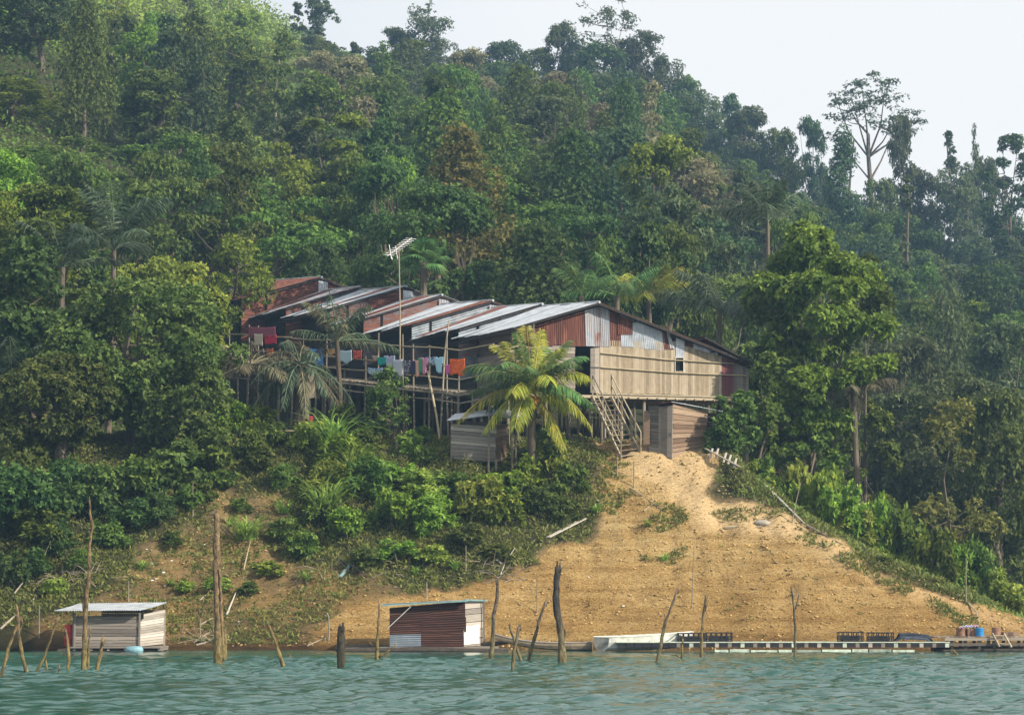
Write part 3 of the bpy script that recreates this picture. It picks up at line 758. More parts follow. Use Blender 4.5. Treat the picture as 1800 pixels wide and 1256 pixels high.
    sheets = [(900,925,.55,602),(924,943,.72,604),(941,962,.78,605),(960,974,.60,607),(972,992,.80,606),(990,1014,.85,608),(1012,1030,.82,608),(1028,1042,.30,608),(1041,1056,.42,609),(1055,1071,.36,609),(1069,1092,.86,608),(1090,1112,.15,609),(1110,1131,.08,611),(1129,1148,.05,613),(1146,1168,.05,615),(1164,1180,.80,614)]
    for i,(x0,x1,va,vb) in enumerate(sheets):
        o_ = -.03-.016*(i%2)
        sk = 4 if x0 > 1100 else (2 if x0 > 1000 else 0)
        w.corr(gp(x0+sk,vb,o_), gp(x1+sk,vb+.5,o_), gp(x1,rake(x1)+7,o_), gp(x0,rake(x0)+7,o_), va, .085, .013)
    w.corr(gp(1086,588,-.07), gp(1112,588,-.07), gp(1112,rake(1112)+8,-.07), gp(1086,rake(1086)+8,-.07), .9, .085, .013)
    w.corr(gp(1178,612,-.06), gp(1187,613,-.06), gp(1176,584,-.06), gp(1172,584,-.06), .1, .085, .012)
    w.corr(gp(1188,628,-.05), gp(1203,629,-.05), gp(1203,rake(1203)+7,-.05), gp(1188,rake(1188)+7,-.05), .12, .085, .008)
    w.corr(gp(1203,608,-.05), gp(1219,609,-.05), gp(1219,rake(1219)+6,-.05), gp(1203,rake(1203)+6,-.05), .88, .085, .012)
    w.corr(gp(1219,612,-.05), gp(1262,624,-.05), gp(1262,rake(1262)+4,-.05), gp(1219,rake(1219)+5,-.05), .2, .085, .012)
    w.build('gable_cladding', M['sheet'], e)
    w = MB(O); w.panel(gp(1054,690), gp(1187,693), gp(1187,600), gp(1054,598), 34, .03, .03, .003, .01, None); w.panel(gp(1187,693), gp(1202,694), gp(1202,652), gp(1187,652), 4, .03, .07)
    w.panel(gp(1202,694), gp(1268,697), gp(1268,626), gp(1202,606), 17, .03, .03, .003, .01)
    w.build('bamboo_wall', M['bamboo_wall'], e)
    w = MB(O); w.panel(gp(1268,697), gp(1289,698), gp(1289,634), gp(1268,624), 4, .02, .02); o = w.build('maroon_panel', simple('maroon_sheet',(.11,.035,.04),.7,.25), e)
    w = MB(O); w.panel(gp(1289,698), gp(1316,700), gp(1316,648), gp(1289,636), 5, .02, .05); w.build('end_board', M['plank_grey'], e)
    w = MB(O)
    for (x0,v0,x1,v1) in ((1056,620,1290,639),(1056,645,1312,660)):
        w.tube([gp(x0,v0,-.09), gp((x0+x1)/2,(v0+v1)/2+2.2,-.09), gp(x1,v1,-.09)], .028, 6)
    w.build('batten', M['bamboo'], e)
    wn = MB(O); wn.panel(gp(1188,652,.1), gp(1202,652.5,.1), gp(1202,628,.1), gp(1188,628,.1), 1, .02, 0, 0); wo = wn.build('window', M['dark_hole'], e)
    w = MB(O)
    for (a,b2) in (((1187,628),(1187,653)),((1202,628),(1202,654)),((1187,628),(1202,628))): w.beam(gp(*a,-.05), gp(*b2,-.05), .035, .04)
    w.build('frame', M['hull_white'], wo)
    # inside dark, doorway and leaf
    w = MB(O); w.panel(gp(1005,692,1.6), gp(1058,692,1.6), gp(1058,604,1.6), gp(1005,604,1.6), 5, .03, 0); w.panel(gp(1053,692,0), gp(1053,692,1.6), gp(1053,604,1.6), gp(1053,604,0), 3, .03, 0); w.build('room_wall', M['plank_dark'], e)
    w = MB(O); w.panel(gp(1037,690,-.25), gp(1053,691,-.03), gp(1053,611,-.03), gp(1037,612,-.25), 2, .035, .03, .002); dr = w.build('door', M['plank_grey'], e)
    w = MB(O); w.beam(gp(1037,646,-.29), gp(1053,646,-.07), .03, .06); w.build('hinge_strap', M['dark_metal'], dr)
    w = MB(O); w.panel(gp(896,686), gp(896,606), gp(1011,607), gp(1011,690), 11, .03, .08, .01, .01); w.build('board_wall', M['plank_grey'], e)
    w = MB(O); w.beam(gp(880,693,-.1), gp(1318,703,-.1), .14, .12)
    w.beam(gp(1050,691.5,-.12), gp(1312,699,-.12), .2, .05, 1.)
    for i in range(16):
        x = 1058+i*16.5; a = gp(x, 697+(x-1050)*.03, -.25); w.beam(a, a+BK*1.4, .07, .08)
    w.build('floor_beam', M['stair'], e)
    for x in (893,960,1000,1057,1092,1132,1166,1203,1245,1285,1312):
        a = gp(x, 700, .05); g = Hs(a.x, a.y); w = MB(O); w.tube([(a.x,a.y,g-.3),(a.x,a.y,a.z)], .07, 7); w.build('stilt', M['stilt'], e)
    # dark lean-to on the right
    w = MB(O); a = gp(1232,592,-.1); b2 = gp(1322,641,-.1)
    w.corr(a+BK*1.2, b2+BK*1.2, b2-BK*.4, a-BK*.4, .9, .1, .015); w.build('lean_to_roof', M['sheet'], e)
    w = MB(O); w.beam(a-BK*.4-Vector((0,0,.06)), b2-BK*.4-Vector((0,0,.06)), .06, .08)
    for i in range(5):
        q = a.lerp(b2, i/4); w.beam(q-BK*.5-Vector((0,0,.10)), q+BK*1.2-Vector((0,0,.10)), .05, .06)
    w.build('rafter', M['rafter_dark'], e)
    # ---- drying deck along the left side
    for t in np.arange(-.5, 5.6, .5):
        a, b2 = deck_pt(t), deck_pt(t+.5); inn = Vector((1.9, .8, 0))
        w = MB(O); w.panel(a, b2, b2+inn, a+inn, 9, .04, .25, .01, .08); w.build('deck_floor', M['stilt'], e)
    for h, r_ in ((-.12,.055),(-.45,.032),(.55,.022),(1.05,.024),(1.80,.026)):
        w = MB(O)
        for t in np.arange(-.5, 5.5, 1.0):
            w.tube([deck_pt(t-.08, h+random.uniform(-.05,.05)), deck_pt(t+.5, h-.03), deck_pt(t+1.08, h+random.uniform(-.05,.05))], r_, 6)
        w.build('rail', M['pole' if h < .2 else 'bamboo'], e)
    for i, t in enumerate(np.arange(-.5, 5.7, .26)):
        a = deck_pt(t+random.uniform(-.05,.05)); g = Hs(a.x, a.y); top = random.choice([.0,1.9,1.2,.1,2.3])
        w = MB(O); w.tube([(a.x+random.uniform(-.1,.1), a.y, g-.3), (a.x,a.y,a.z), (a.x+random.uniform(-.04,.04),a.y,a.z+top+.01)], [.05,.042,.03], 6); w.build('stilt', M['stilt'], e)
        for oo in (.95,1.9):
            if i%2 == int(oo > 1): w = MB(O); b2 = a+Vector((oo,.4*oo,0)); g = Hs(b2.x,b2.y); w.tube([(b2.x,b2.y,g-.3),(b2.x,b2.y,a.z)], .05, 5); w.build('stilt', M['stilt'], e)
    # side rails at the near end, running to the gable
    w = MB(O)
    for h in (1.75,1.65,.1,-.12): w.tube([deck_pt(-.5,h), deck_pt(-.5,h)+Vector((2.6,.95,-.05))], .035, 6)
    for o_ in (1.1,2.2): a = deck_pt(-.5)+Vector((o_,.4*o_,0)); w.tube([(a.x,a.y,Hs(a.x,a.y)-.3),(a.x,a.y,a.z+1.85)], .04, 6)
    w.build('end_rail', M['pole'], e)
    return e
def stairs():
    e = empty('stairs', G(1108,803), 'steep timber stairs with handrails from the bamboo gable down to the clay path', 'stairs'); O = e.location
    yb = O.y-.1
    lt, rt = P(1042,699,97.2), P(1075,699,97.0); lb, rb = P(1092,805,yb), P(1127,801,yb+.1)
    for a, b in ((lt,lb),(rt,rb)):
        w = MB(O); w.beam(a, b, .06, .13); w.build('stringer', M['stair'], e)
    for i in range(12):
        s = (i+.6)/12; w = MB(O); w.beam(lt.lerp(lb,s), rt.lerp(rb,s), .24, .035); w.build('tread', M['stair'], e)
    up = Vector((0,0,.98))
    for a, b in ((lt,lb),(rt,rb)):
        for hh in (1.,.55):
            w = MB(O); w.tube([a+up*hh, b+up*hh], .028, 6); w.build('handrail', M['stair'], e)
        for s in (0,.36,.7,1):
            q = a.lerp(b,s); w = MB(O); w.beam(q-Vector((0,0,.15)), q+up*1.04, .055, .055); w.build('baluster', M['stair'], e)
    # landing props
    for px in (1040,1057,1080,1086):
        a = P(px,700,97.1+(px%3)*.2); w = MB(O); w.tube([(a.x,a.y,Hs(a.x,a.y)-.3),(a.x,a.y,a.z+.1)], .05, 6); w.build('prop', M['stilt'], e)
    for v in (708,716,724,733):
        w = MB(O); w.beam(P(1036,v,96.9), P(1057,v+1,96.9), .04, .04); w.build('cross_bar', M['stair'], e)
def cloth_item(px0, px1, v0, v1, mat, label, cat='cloth', shirt=False, off=-.06, t=None):
    Ys = []
    def W(px, v):
        tt = deck_t(px) if t is None else t; Y = 95.85+4.2*tt
        return P(px, v, Y+off)
    nx, ny = 14, 8; o = W((px0+px1)/2, v0); V = []; Q = []
    ph = random.random()*6; fq = random.uniform(2,4)
    for j in range(ny+1):
        for i in range(nx+1):
            u = i/nx; w = j/ny
            ext = 1.0
            if shirt: ext = .38+.1*abs(u-.5) if (u < .2 or u > .8) else 1.0
            else: ext = 1-.08*math.sin(u*5+ph)**2
            top = v0+(1.2*math.sin(u*math.pi) if not shirt else (2.0 if .4 < u < .6 else 0))
            q = W(px0+(px1-px0)*u, top+(v1-v0)*ext*w)
            q = q+Vector((.35,-.9,0))*(.05*math.sin(u*fq*6.28+ph+w*1.2)*w)+Vector((0,0,-.04*w*math.sin(u*7+ph)))
            V.append(q-o)
    for j in range(ny):
        for i in range(nx): a = j*(nx+1)+i; Q.append((a,a+1,a+nx+2,a+nx+1))
    me = bpy.data.meshes.new('cloth'); me.from_pydata([tuple(v) for v in V], [], Q)
    me.polygons.foreach_set('use_smooth', np.ones(len(Q), bool))
    ob = link_mesh(me, 'hanging_shirt' if shirt else 'hanging_cloth', mat, None); ob.location = o
    md = ob.modifiers.new('thick', 'SOLIDIFY'); md.thickness = .012
    tag(ob, label, cat, 'laundry hanging along the drying deck')
def laundry():
    c = cloth
    L_ = [
     (437,484,574,592,c('c_maroon',(.30,.09,.14)),'dusky maroon sheet hanging at the far left end of the deck, above the white cloth','sheet',0),
     (447,462,586,607,c('c_cream',(.62,.55,.45)),'cream cloth hanging between the maroon sheet and the big bushy tree','cloth',0),
     (465,486,588,604,c('c_red',(.60,.04,.10)),'bright red cloth hanging below the maroon sheet at the left end','cloth',0),
     (469,480,612,627,c('c_rust',(.50,.15,.06)),'small rusty orange cloth low on the rail left of the dry palm','cloth',0),
     (542,568,612,646,c('c_blue',(.04,.16,.52),(.10,.32,.70)),'large bright blue cloth hanging behind the dry palm','sheet',0),
     (574,592,612,622,c('c_ochre',(.55,.34,.16)),'small ochre cloth on the rail right of the blue cloth','cloth',0),
     (598,618,615,637,c('c_pale',(.50,.65,.72)),'pale blue cloth left of the orange red one','cloth',0),
     (621,636,615,630,c('c_orange2',(.75,.20,.12),(.55,.06,.05)),'orange red patterned cloth right of the pale blue one','cloth',0),
     (655,665,624,632,c('c_tan',(.5,.4,.28)),'small tan rag left of the teal cloth','rag',0),
     (664,678,627,641,c('c_teal',(.03,.42,.36)),'small teal green cloth','cloth',0),
     (675,694,625,646,c('c_lilac',(.52,.56,.74)),'lilac white shirt right of the teal cloth','shirt',1),
     (691,707,631,660,c('c_white',(.66,.70,.82)),'long bluish white cloth between the lilac shirt and the dark patterned one','cloth',0),
     (647,672,646,657,c('c_stripe',(.12,.35,.70),(.6,.68,.75)),'blue and white striped cloth on the lower rail','cloth',0),
     (673,682,646,660,c('c_plum',(.18,.05,.14)),'plum cloth beside the blue striped cloth on the lower rail','cloth',0),
     (708,721,633,657,c('c_dark',(.05,.05,.09),(.35,.33,.40)),'black and white patterned shirt','shirt',1),
     (722,730,633,658,c('c_navy',(.06,.05,.10)),'narrow dark navy cloth left of the peach one','cloth',0),
     (728,737,632,660,c('c_peach',(.80,.46,.38)),'narrow peach cloth between dark cloth and pink clothes','cloth',0),
     (736,742,628,656,c('c_green',(.10,.35,.16)),'narrow green cloth between the peach and pink clothes','cloth',0),
     (739,752,628,656,c('c_pink',(.72,.30,.48)),'pink shirt between the narrow green cloth and the navy white shirt','shirt',1),
     (752,764,627,640,c('c_navywhite',(.10,.14,.28),(.6,.65,.75)),'short navy and white shirt left of the light blue shirt','shirt',1),
     (763,779,627,654,c('c_lightblue',(.42,.68,.84)),'light blue shirt left of the orange towel','shirt',1),
     (783,791,640,657,c('c_magenta',(.62,.14,.40)),'narrow magenta cloth beside the orange towel','cloth',0),
     (791,817,630,659,c('c_orange',(.85,.20,.04),(.70,.10,.03)),'bright orange towel at the right end of the laundry','towel',0)]
    for i, (a,b,v0,v1,m_,lab,cat,sh) in enumerate(L_):
        cloth_item(a,b,v0,v1,m_,lab,cat,bool(sh), -.07-.05*(i%2))

#=====PALMS
def frond(parent, O, c, ctrl, tip, mat, n=34, L0=.75, hang=.5, name='frond', seed=0, plume=0, width=.045, sparse=1.0):
    rng = np.random.default_rng(seed); c, ctrl, tip = map(Vector, (c, ctrl, tip))
    bz = lambda t: c*(1-t)**2+ctrl*2*t*(1-t)+tip*t*t
    mb = MB(O); pts = [bz(i/8) for i in range(9)]; mb.tube(pts, [.035*(1-.85*i/8)+.004 for i in range(9)], 4, .75, cap=False)
    pos, tt, nn, Ls = [], [], [], []
    for i in range(n):
        t = .14+.86*(i+.5)/n
        if rng.random() > sparse: continue
        p = bz(t); tg = (bz(min(1,t+.02))-bz(t-.02)).normalized()
        sd = tg.cross(Vector((0,0,1)))
        if sd.length < .15: sd = Vector((1,0,0))
        sd.normalize(); upv = sd.cross(tg)
        for s in (-1,1):
            ph = rng.normal()*plume
            dv = (sd*s*math.cos(ph)+upv*math.sin(ph))*(.8)+tg*.55+Vector((0,0,-hang*(.7+.6*rng.random())))+Vector(rng.normal(size=3)*.06)
            pos.append(p-O); tt.append(dv.normalized()); nn.append((upv+Vector(rng.normal(size=3)*.2)).normalized())
            Ls.append(L0*math.sin(math.pi*(.12+.80*t))**.7*(.85+.3*rng.random()))
    pos = np.array(pos); tt = np.array(tt); nn = np.array(nn); Ls = np.array(Ls)
    V, Q = leaf_quads(pos, tt, nn, Ls, np.full(len(Ls), width), .22)
    nb = len(mb.v); Vt = np.array([tuple(v) for v in mb.v]).reshape(-1,3)
    Qb = np.array(mb.f); 
    Vall = np.vstack([Vt, V]); Qall = np.vstack([Qb, Q+nb])
    va = np.concatenate([np.full(len(Qb), .95), np.clip(.35+.5*rng.random(len(Q)),0,1)])
    me = np_mesh(name, Vall, Qall, va); return link_mesh(me, name, mat, parent)
def coconut():
    Y = 93.0; c = P(935,690,Y); base = Vector((P(925,800,Y).x, Y+.2, 0)); base.z = Hs(base.x, base.y)-.2
    e = empty('coconut_palm', base, 'yellow-green coconut palm with orange fruit in front of the longhouse', 'palm'); O = Vector(base)
    w = MB(O); w.tube([base, base.lerp(c,.4)+Vector((.12,0,0)), c+Vector((0,0,-.15))], [.24,.17,.15], 10, .5, wob=.08); w.build('trunk', M['bark'], e)
    tips = [(806,738,-.6,.75,.02),(815,648,.2,.85,.03),(826,690,.9,.7,.02),(868,606,.4,.55,.06),(908,584,-.3,.3,.05),(926,574,.5,.15,.0),(952,580,-.2,.25,.05),(1000,598,.6,.45,.05),(1030,626,.0,.6,.05),(1036,662,-.9,.8,.02),(1040,752,-.4,1.0,.02),(1046,716,.9,.85,.0),(992,786,-.7,.55,.05),(905,752,-1.6,.8,.05),(852,755,-.9,.75,.02),(968,668,-1.9,1.0,.05),(880,640,-1.7,.9,.05),(860,718,1.4,.8,0),(1000,720,1.5,.8,0),(955,610,1.6,.5,0),(1015,640,-1.2,.75,0),(890,600,1.2,.45,0),(925,645,-1.8,.9,0),(838,662,-1.0,.85,0),(985,612,-.9,.6,0),(978,640,-1.4,.8,0),(1022,700,-1.3,.9,0),(900,690,-1.9,.8,0)]
    for i,(px,v,dy,up,_) in enumerate(tips):
        tip = P(px, v, Y+dy); d = tip-c; ln = d.length
        ctrl = c+d*.5+Vector((0,0,ln*.42*up+ .12))
        ml = M['frond_gold'] if i in (12,14,13,10,0,5,6) or i%3 == 0 else M['frond_green']
        frond(e, O, c, ctrl, tip, ml, 60, .80, .55 if v > 640 else .3, seed=i, width=.05)
    for i,(dx,dz,dy) in enumerate([(-.05,-.2,-.3),(.1,-.28,-.32),(.02,-.4,-.3),(.14,-.46,-.25),(-.02,-.55,-.2),(.1,-.62,-.25),(.22,-.36,-.2),(.35,-.75,-.2),(.42,-.85,-.15),(-.1,-.33,-.22)]):
        w = MB(O); q = c+Vector((dx,dy-.22,dz)); r = .10
        w.tube([q+Vector((0,0,-r)), q+Vector((0,0,-r*.6)), q, q+Vector((0,0,r*.6)), q+Vector((0,0,r))], [.02,r*.8,r,r*.75,.02], 8); w.build('coconut', M['coconut'], e, True)
def palm(px, v, Y, label, mat, n=12, Lf=3.0, el=(20,70), hang=.4, plume=0, bmat='bark', r=.14, ldens=34, L0=.7, seed=1, spread=None, sparse=1., name='palm_tree', width=.05, curl=.55):
    rng = np.random.default_rng(seed); c = P(px, v, Y); base = Vector((c.x+rng.normal()*.2, Y+.1, Hs(c.x,Y+.1)-.3))
    e = empty(name, base, label, 'palm'); O = Vector(base)
    w = MB(O); w.tube([base, base.lerp(c,.5)+Vector((.1,0,0)), c], [r*1.2,r,r*.8], 8, .5, wob=.06); w.build('trunk', M[bmat], e)
    for i in range(n):
        az = i*2.4+rng.random()*.5
        if spread: az = R(rng.uniform(*spread))
        ev = R(rng.uniform(*el)); ln = Lf*rng.uniform(.8,1.15)
        d0 = Vector((math.cos(az)*math.cos(ev), math.sin(az)*math.cos(ev), math.sin(ev)))
        ctrl = c+d0*ln*.6; hz = Vector((d0.x,d0.y,0)); hz = hz.normalized() if hz.length > .05 else Vector((1,0,0))
        tip = ctrl+hz*ln*.38*math.cos(ev*.5)+Vector((0,0,ln*(.45*math.sin(ev)-curl*.6)))
        frond(e, O, c, ctrl, tip, M['frond_dry' if (name == 'sago_palm' and i%3 == 0) else mat], ldens, L0, hang, seed=seed*50+i, plume=plume, sparse=sparse, width=width)
    return e
def fan_palm(px, v, Y, label, mat='frond_green', n=16, seed=3):
    rng = np.random.default_rng(seed); c = P(px, v, Y); base = Vector((c.x, Y+.1, Hs(c.x,Y+.1)-.3)); e = empty('fan_palm', base, label, 'palm'); O = Vector(base)
    w = MB(O); w.tube([base, c], [.2,.16], 8, .5, wob=.06); w.build('trunk', M['bark'], e)
    for i in range(n):
        az = i*2.4; ev = R(rng.uniform(-25,75)); d = Vector((math.cos(az)*math.cos(ev), math.sin(az)*math.cos(ev), math.sin(ev)))
        h = c+d*rng.uniform(.5,.8); mb = MB(O); mb.tube([c,h],[.02,.012],4,.8,cap=False)
        a = d.cross(Vector((0,0,1))).normalized() if abs(d.z) < .95 else Vector((1,0,0)); b = a.cross(d)
        pos, tt, nn, Ls = [], [], [], []
        for k in range(22):
            th = (k/21-.5)*R(230); dv = d*math.cos(th)+a*math.sin(th)+Vector((0,0,-.15)); pos.append(h-O); tt.append(dv.normalized()); nn.append(b); Ls.append(.95*(1-.25*abs(th)/2))
        V, Q = leaf_quads(np.array(pos), np.array(tt), np.array(nn), np.array(Ls), np.full(22,.11), .35)
        nb = len(mb.v); me = np_mesh('fan_leaf', np.vstack([np.array([tuple(q) for q in mb.v]), V]), np.vstack([np.array(mb.f), Q+nb]), np.concatenate([np.full(len(mb.f),.9), rng.random(22)*.6+.3]))
        link_mesh(me, 'fan_leaf', M[mat], e)
def broad_plant(loc, label, mat, h=1.6, n=8, seed=0, name='banana_plant', cat='banana plant', lw=.34):
    rng = np.random.default_rng(seed); loc = Vector(loc); e = empty(name, loc, label, cat)
    w = MB(loc); w.tube([loc-Vector((0,0,.2)), loc+Vector((0,0,h*.45))], [.09,.05], 7, .6); w.build('stem', M['bark_pale'], e)
    for i in range(n):
        az = i*2.4+rng.random(); ev = R(rng.uniform(35,80)); d = Vector((math.cos(az)*math.cos(ev), math.sin(az)*math.cos(ev), math.sin(ev)))
        c = loc+Vector((0,0,h*.42)); mb = MB(loc); m = 7; ln = h*rng.uniform(.6,.9); s = d.cross(Vector((0,0,1))).normalized(); pr = None
        for k in range(m+1):
            t = k/m; q = c+d*ln*t+Vector((0,0,-ln*.45*t**2.2)); ww = lw*math.sin(math.pi*min(1,.08+.9*t))**.7*(1 if k < m else .1); cu = [(q-s*ww*.5-Vector((0,0,.04))), q, (q+s*ww*.5-Vector((0,0,.04)))]
            if pr: mb.face([pr[0],pr[1],cu[1],cu[0]], rng.random()*.5+.3); mb.face([pr[1],pr[2],cu[2],cu[1]], rng.random()*.5+.3)
            pr = cu
        mb.build('leaf', M[mat], e)
def grass_clump(loc, label, h=1.6, n=60, seed=0, mat='grass', name='tall_grass_clump', w=.05):
    rng = np.random.default_rng(seed); V = []; Q = []; va = []; loc = Vector(loc)
    for i in range(n):
        az = rng.random()*6.28; ev = R(rng.uniform(38,86)); d = np.array([math.cos(az)*math.cos(ev), math.sin(az)*math.cos(ev), math.sin(ev)]); ln = h*rng.uniform(.45,1.1)
        b = rng.normal(size=3)*[.10,.10,0]*h*.6+[0,0,.0]; s = np.cross(d,[0,0,1]); s = s/np.linalg.norm(s); m = 5; i0 = len(V); hz = np.array([math.cos(az),math.sin(az),0])
        for k in range(m+1):
            t = k/m; q = b+d*ln*t+hz*ln*.35*t**2+np.array([0,0,-1])*ln*.5*t**2.6; ww = w*(1-t)**.6*.5+.003; V += [q-s*ww, q+s*ww]
        for k in range(m): a = i0+2*k; Q.append((a,a+1,a+3,a+2)); va.append(.3+.6*rng.random())
    me = np_mesh(name, np.array(V), np.array(Q), va); o = link_mesh(me, name, M[mat], None); o.location = loc-Vector((0,0,.05)); return tag(o, label, 'grass clump', 'tall grass clumps on the left slope')

#=====STAKES IN THE WATER
def water_Y(px, v):
    d = ray(px, v); return -CAMZ/d.z*d.y
def stake(pts, w0, w1, label, mat='stake', branches=(), name='dead_trunk', wob=.10, ragged=True, grp='dead trunks standing in the lake', seed=0):
    random.seed(seed+int(pts[0][0])); Y = water_Y(*pts[0]); k = Y/F
    base = P(pts[0][0], pts[0][1], Y); O = Vector((base.x, base.y, 0)); w = MB(O)
    def dens(pp, wa, wb, dy=0):
        P3 = [P(px, v, Y+dy*i) for i,(px,v) in enumerate(pp)]; out = []; rad = []
        tot = sum((P3[i+1]-P3[i]).length for i in range(len(P3)-1)); acc = 0
        for i in range(len(P3)-1):
            sl = (P3[i+1]-P3[i]).length; m = max(2, int(sl/.16))
            for j in range(m+(i == len(P3)-2)):
                t = j/m; q = P3[i].lerp(P3[i+1], min(1,t)); f = (acc+sl*t)/tot
                out.append(q+Vector((random.uniform(-1,1)*.012, random.uniform(-1,1)*.012, 0))); rad.append((wa+(wb-wa)*f)*k*.40*random.uniform(.80,1.2))
            acc += sl
        return out, rad
    p3, rad = dens(pts, w0, w1, random.uniform(-.06,.06))
    lo = p3[0]-(p3[1]-p3[0]).normalized()*.7; w.tube([lo]+p3, [rad[0]*1.05]+rad, 9, .5, wob=wob)
    if ragged:
        tp = p3[-1]
        for j in range(4 if w1 > 6 else 2):
            a = j*1.7+random.random(); q = tp+Vector((math.cos(a),math.sin(a),0))*rad[-1]*.55; w.tube([q-Vector((0,0,.15)), q+Vector((0,0,random.uniform(.04,.22)*min(1,w1/9)))], [rad[-1]*.42, rad[-1]*.1], 4, .4)
    for br in branches:
        b3, br_ = dens(br[0], br[1], br[2], random.uniform(-.05,.08)); w.tube(b3, br_, 6, .5, wob=wob)
    o = w.build(name, M[mat], None, True); o.location = O; tag(o, label, 'dead trunk', grp)
def stakes():
    S = stake
    S([(2,1187),(14,1140),(29,1100),(36,1083)], 8, 6, 'leftmost leaning dead trunk, cut by the left edge of the photo', seed=1)
    S([(47,1180),(38,1150),(33,1112),(30,1064)], 9, 5, 'crooked dead trunk crossing the leftmost one near its top', branches=[([(34,1112),(40,1095),(38,1085)],5,3)], seed=2)
    S([(64,1179),(80,1150),(90,1118),(103,1084)], 7, 4, 'thin dead branch leaning right, left of the floating hut drum', branches=[([(90,1118),(99,1096)],3,2)], seed=3)
    S([(83,1178),(81,1160)], 5, 4, 'tiny dark stub at the foot of the thin right-leaning branch', seed=4)
    S([(103,1184),(105,1168)], 5, 3, 'tiny brown stub left of the short post with red drum behind', seed=5)
    S([(119,1180),(121,1150),(119,1125),(115,1106)], 8, 5, 'short dead post in front of the red drum', seed=6)
    S([(147,1179),(149,1110),(152,1050),(157,1000),(156,960),(163,925),(158,900),(158,879)], 12, 5, 'very tall thin crooked dead trunk in front of the left floating hut', branches=[([(149,1080),(147,1055),(148,1040)],9,7)], seed=7)
    S([(154,1174),(157,1130),(158,1103)], 6, 4, 'thin post just right of the foot of the very tall crooked trunk', seed=8)
    S([(169,1178),(176,1150),(180,1122)], 8, 7, 'short forked post right of the very tall crooked trunk', branches=[([(180,1135),(187,1122)],4,2)], seed=9)
    S([(384,1164),(384,1100),(381,1030),(381,960),(381,902)], 21, 13, 'thickest tall dead trunk, standing right of the left floating hut', branches=[([(393,1160),(388,1040),(386,1000)],9,6)], wob=.16, seed=10)
    S([(397,1158),(396,1130),(395,1107)], 8, 6, 'low stump pressed against the foot of the thickest tall trunk', seed=11)
    S([(499,1171),(487,1135),(478,1112),(469,1094)], 9, 5, 'dead trunk leaning left between the thickest trunk and the black stump', seed=12)
    S([(510,1158),(510,1150)], 5, 5, 'tiny stub just above the water right of the left-leaning trunk', seed=13)
    S([(599,1171),(599,1135),(600,1100)], 17, 15, 'short thick black stump left of the rusty shed', mat='stake_black', wob=.16, seed=14)
    S([(662,1158),(664,1120),(666,1080),(667,1053)], 9, 4, 'slim dead trunk with two low side branches at the left corner of the rusty shed', branches=[([(664,1155),(682,1145),(698,1130)],5,3),([(661,1142),(655,1134),(649,1128)],3,2)], seed=15)
    S([(863,1156),(866,1120),(868,1080),(874,1050),(874,1019)], 10, 7, 'grey crooked dead trunk right of the rusty shed', mat='stake_grey', seed=16)
    S([(901,1174),(903,1145),(909,1118),(913,1098)], 9, 6, 'right-leaning trunk of the crossed pair near the canoe', mat='stake_grey', seed=17)
    S([(917,1164),(908,1138),(899,1110),(895,1096)], 7, 4, 'left-leaning trunk of the crossed pair near the canoe', mat='stake_grey', seed=18)
    S([(928,1163),(937,1130),(947,1092),(959,1056)], 9, 5, 'dark trunk leaning right, left of the thick black-topped trunk', mat='stake_grey', seed=19)
    S([(988,1164),(986,1110),(977,1060),(978,1025),(982,996)], 18, 14, 'thick curved dead trunk with a charred ragged top', mat='stake_dark', branches=[([(988,1130),(994,1115),(992,1105)],6,3)], wob=.14, seed=20)
    S([(1155,1165),(1162,1130),(1170,1090),(1182,1060),(1191,1034)], 9, 4, 'leaning thin dark trunk in front of the white boat', mat='stake_grey', branches=[([(1170,1090),(1168,1078)],3,2)], seed=21)
    S([(1199,1157),(1199,1140),(1200,1122)], 5, 3, 'small twig with side branches in front of the float pier', branches=[([(1198,1155),(1188,1150),(1178,1151)],3,2)], seed=22)
    S([(1233,1153),(1233,1115),(1238,1075),(1242,1045)], 7, 5, 'thin trunk with a forked tip in front of the black crates', branches=[([(1239,1075),(1244,1060),(1244,1046)],3,2)], seed=23)
    S([(1397,1154),(1398,1100),(1395,1065),(1391,1032)], 7, 4, 'thin dead trunk with a Y fork standing alone before the clay slope', mat='stake_grey', branches=[([(1398,1070),(1403,1052),(1404,1041)],4,2)], seed=24)
    S([(1682,1149),(1676,1142)], 5, 4, 'tiny stub in the water below the right jetty', seed=25)
    S([(577,1141),(578,1110),(578,1085),(575,1077)], 4, 3, 'bleached bent branch standing at the waterline left of the black stump', mat='bark_pale', seed=26)
    S([(571,1141),(571,1120)], 9, 8, 'short grey stump beside the bleached bent branch', mat='stake_grey', seed=27)

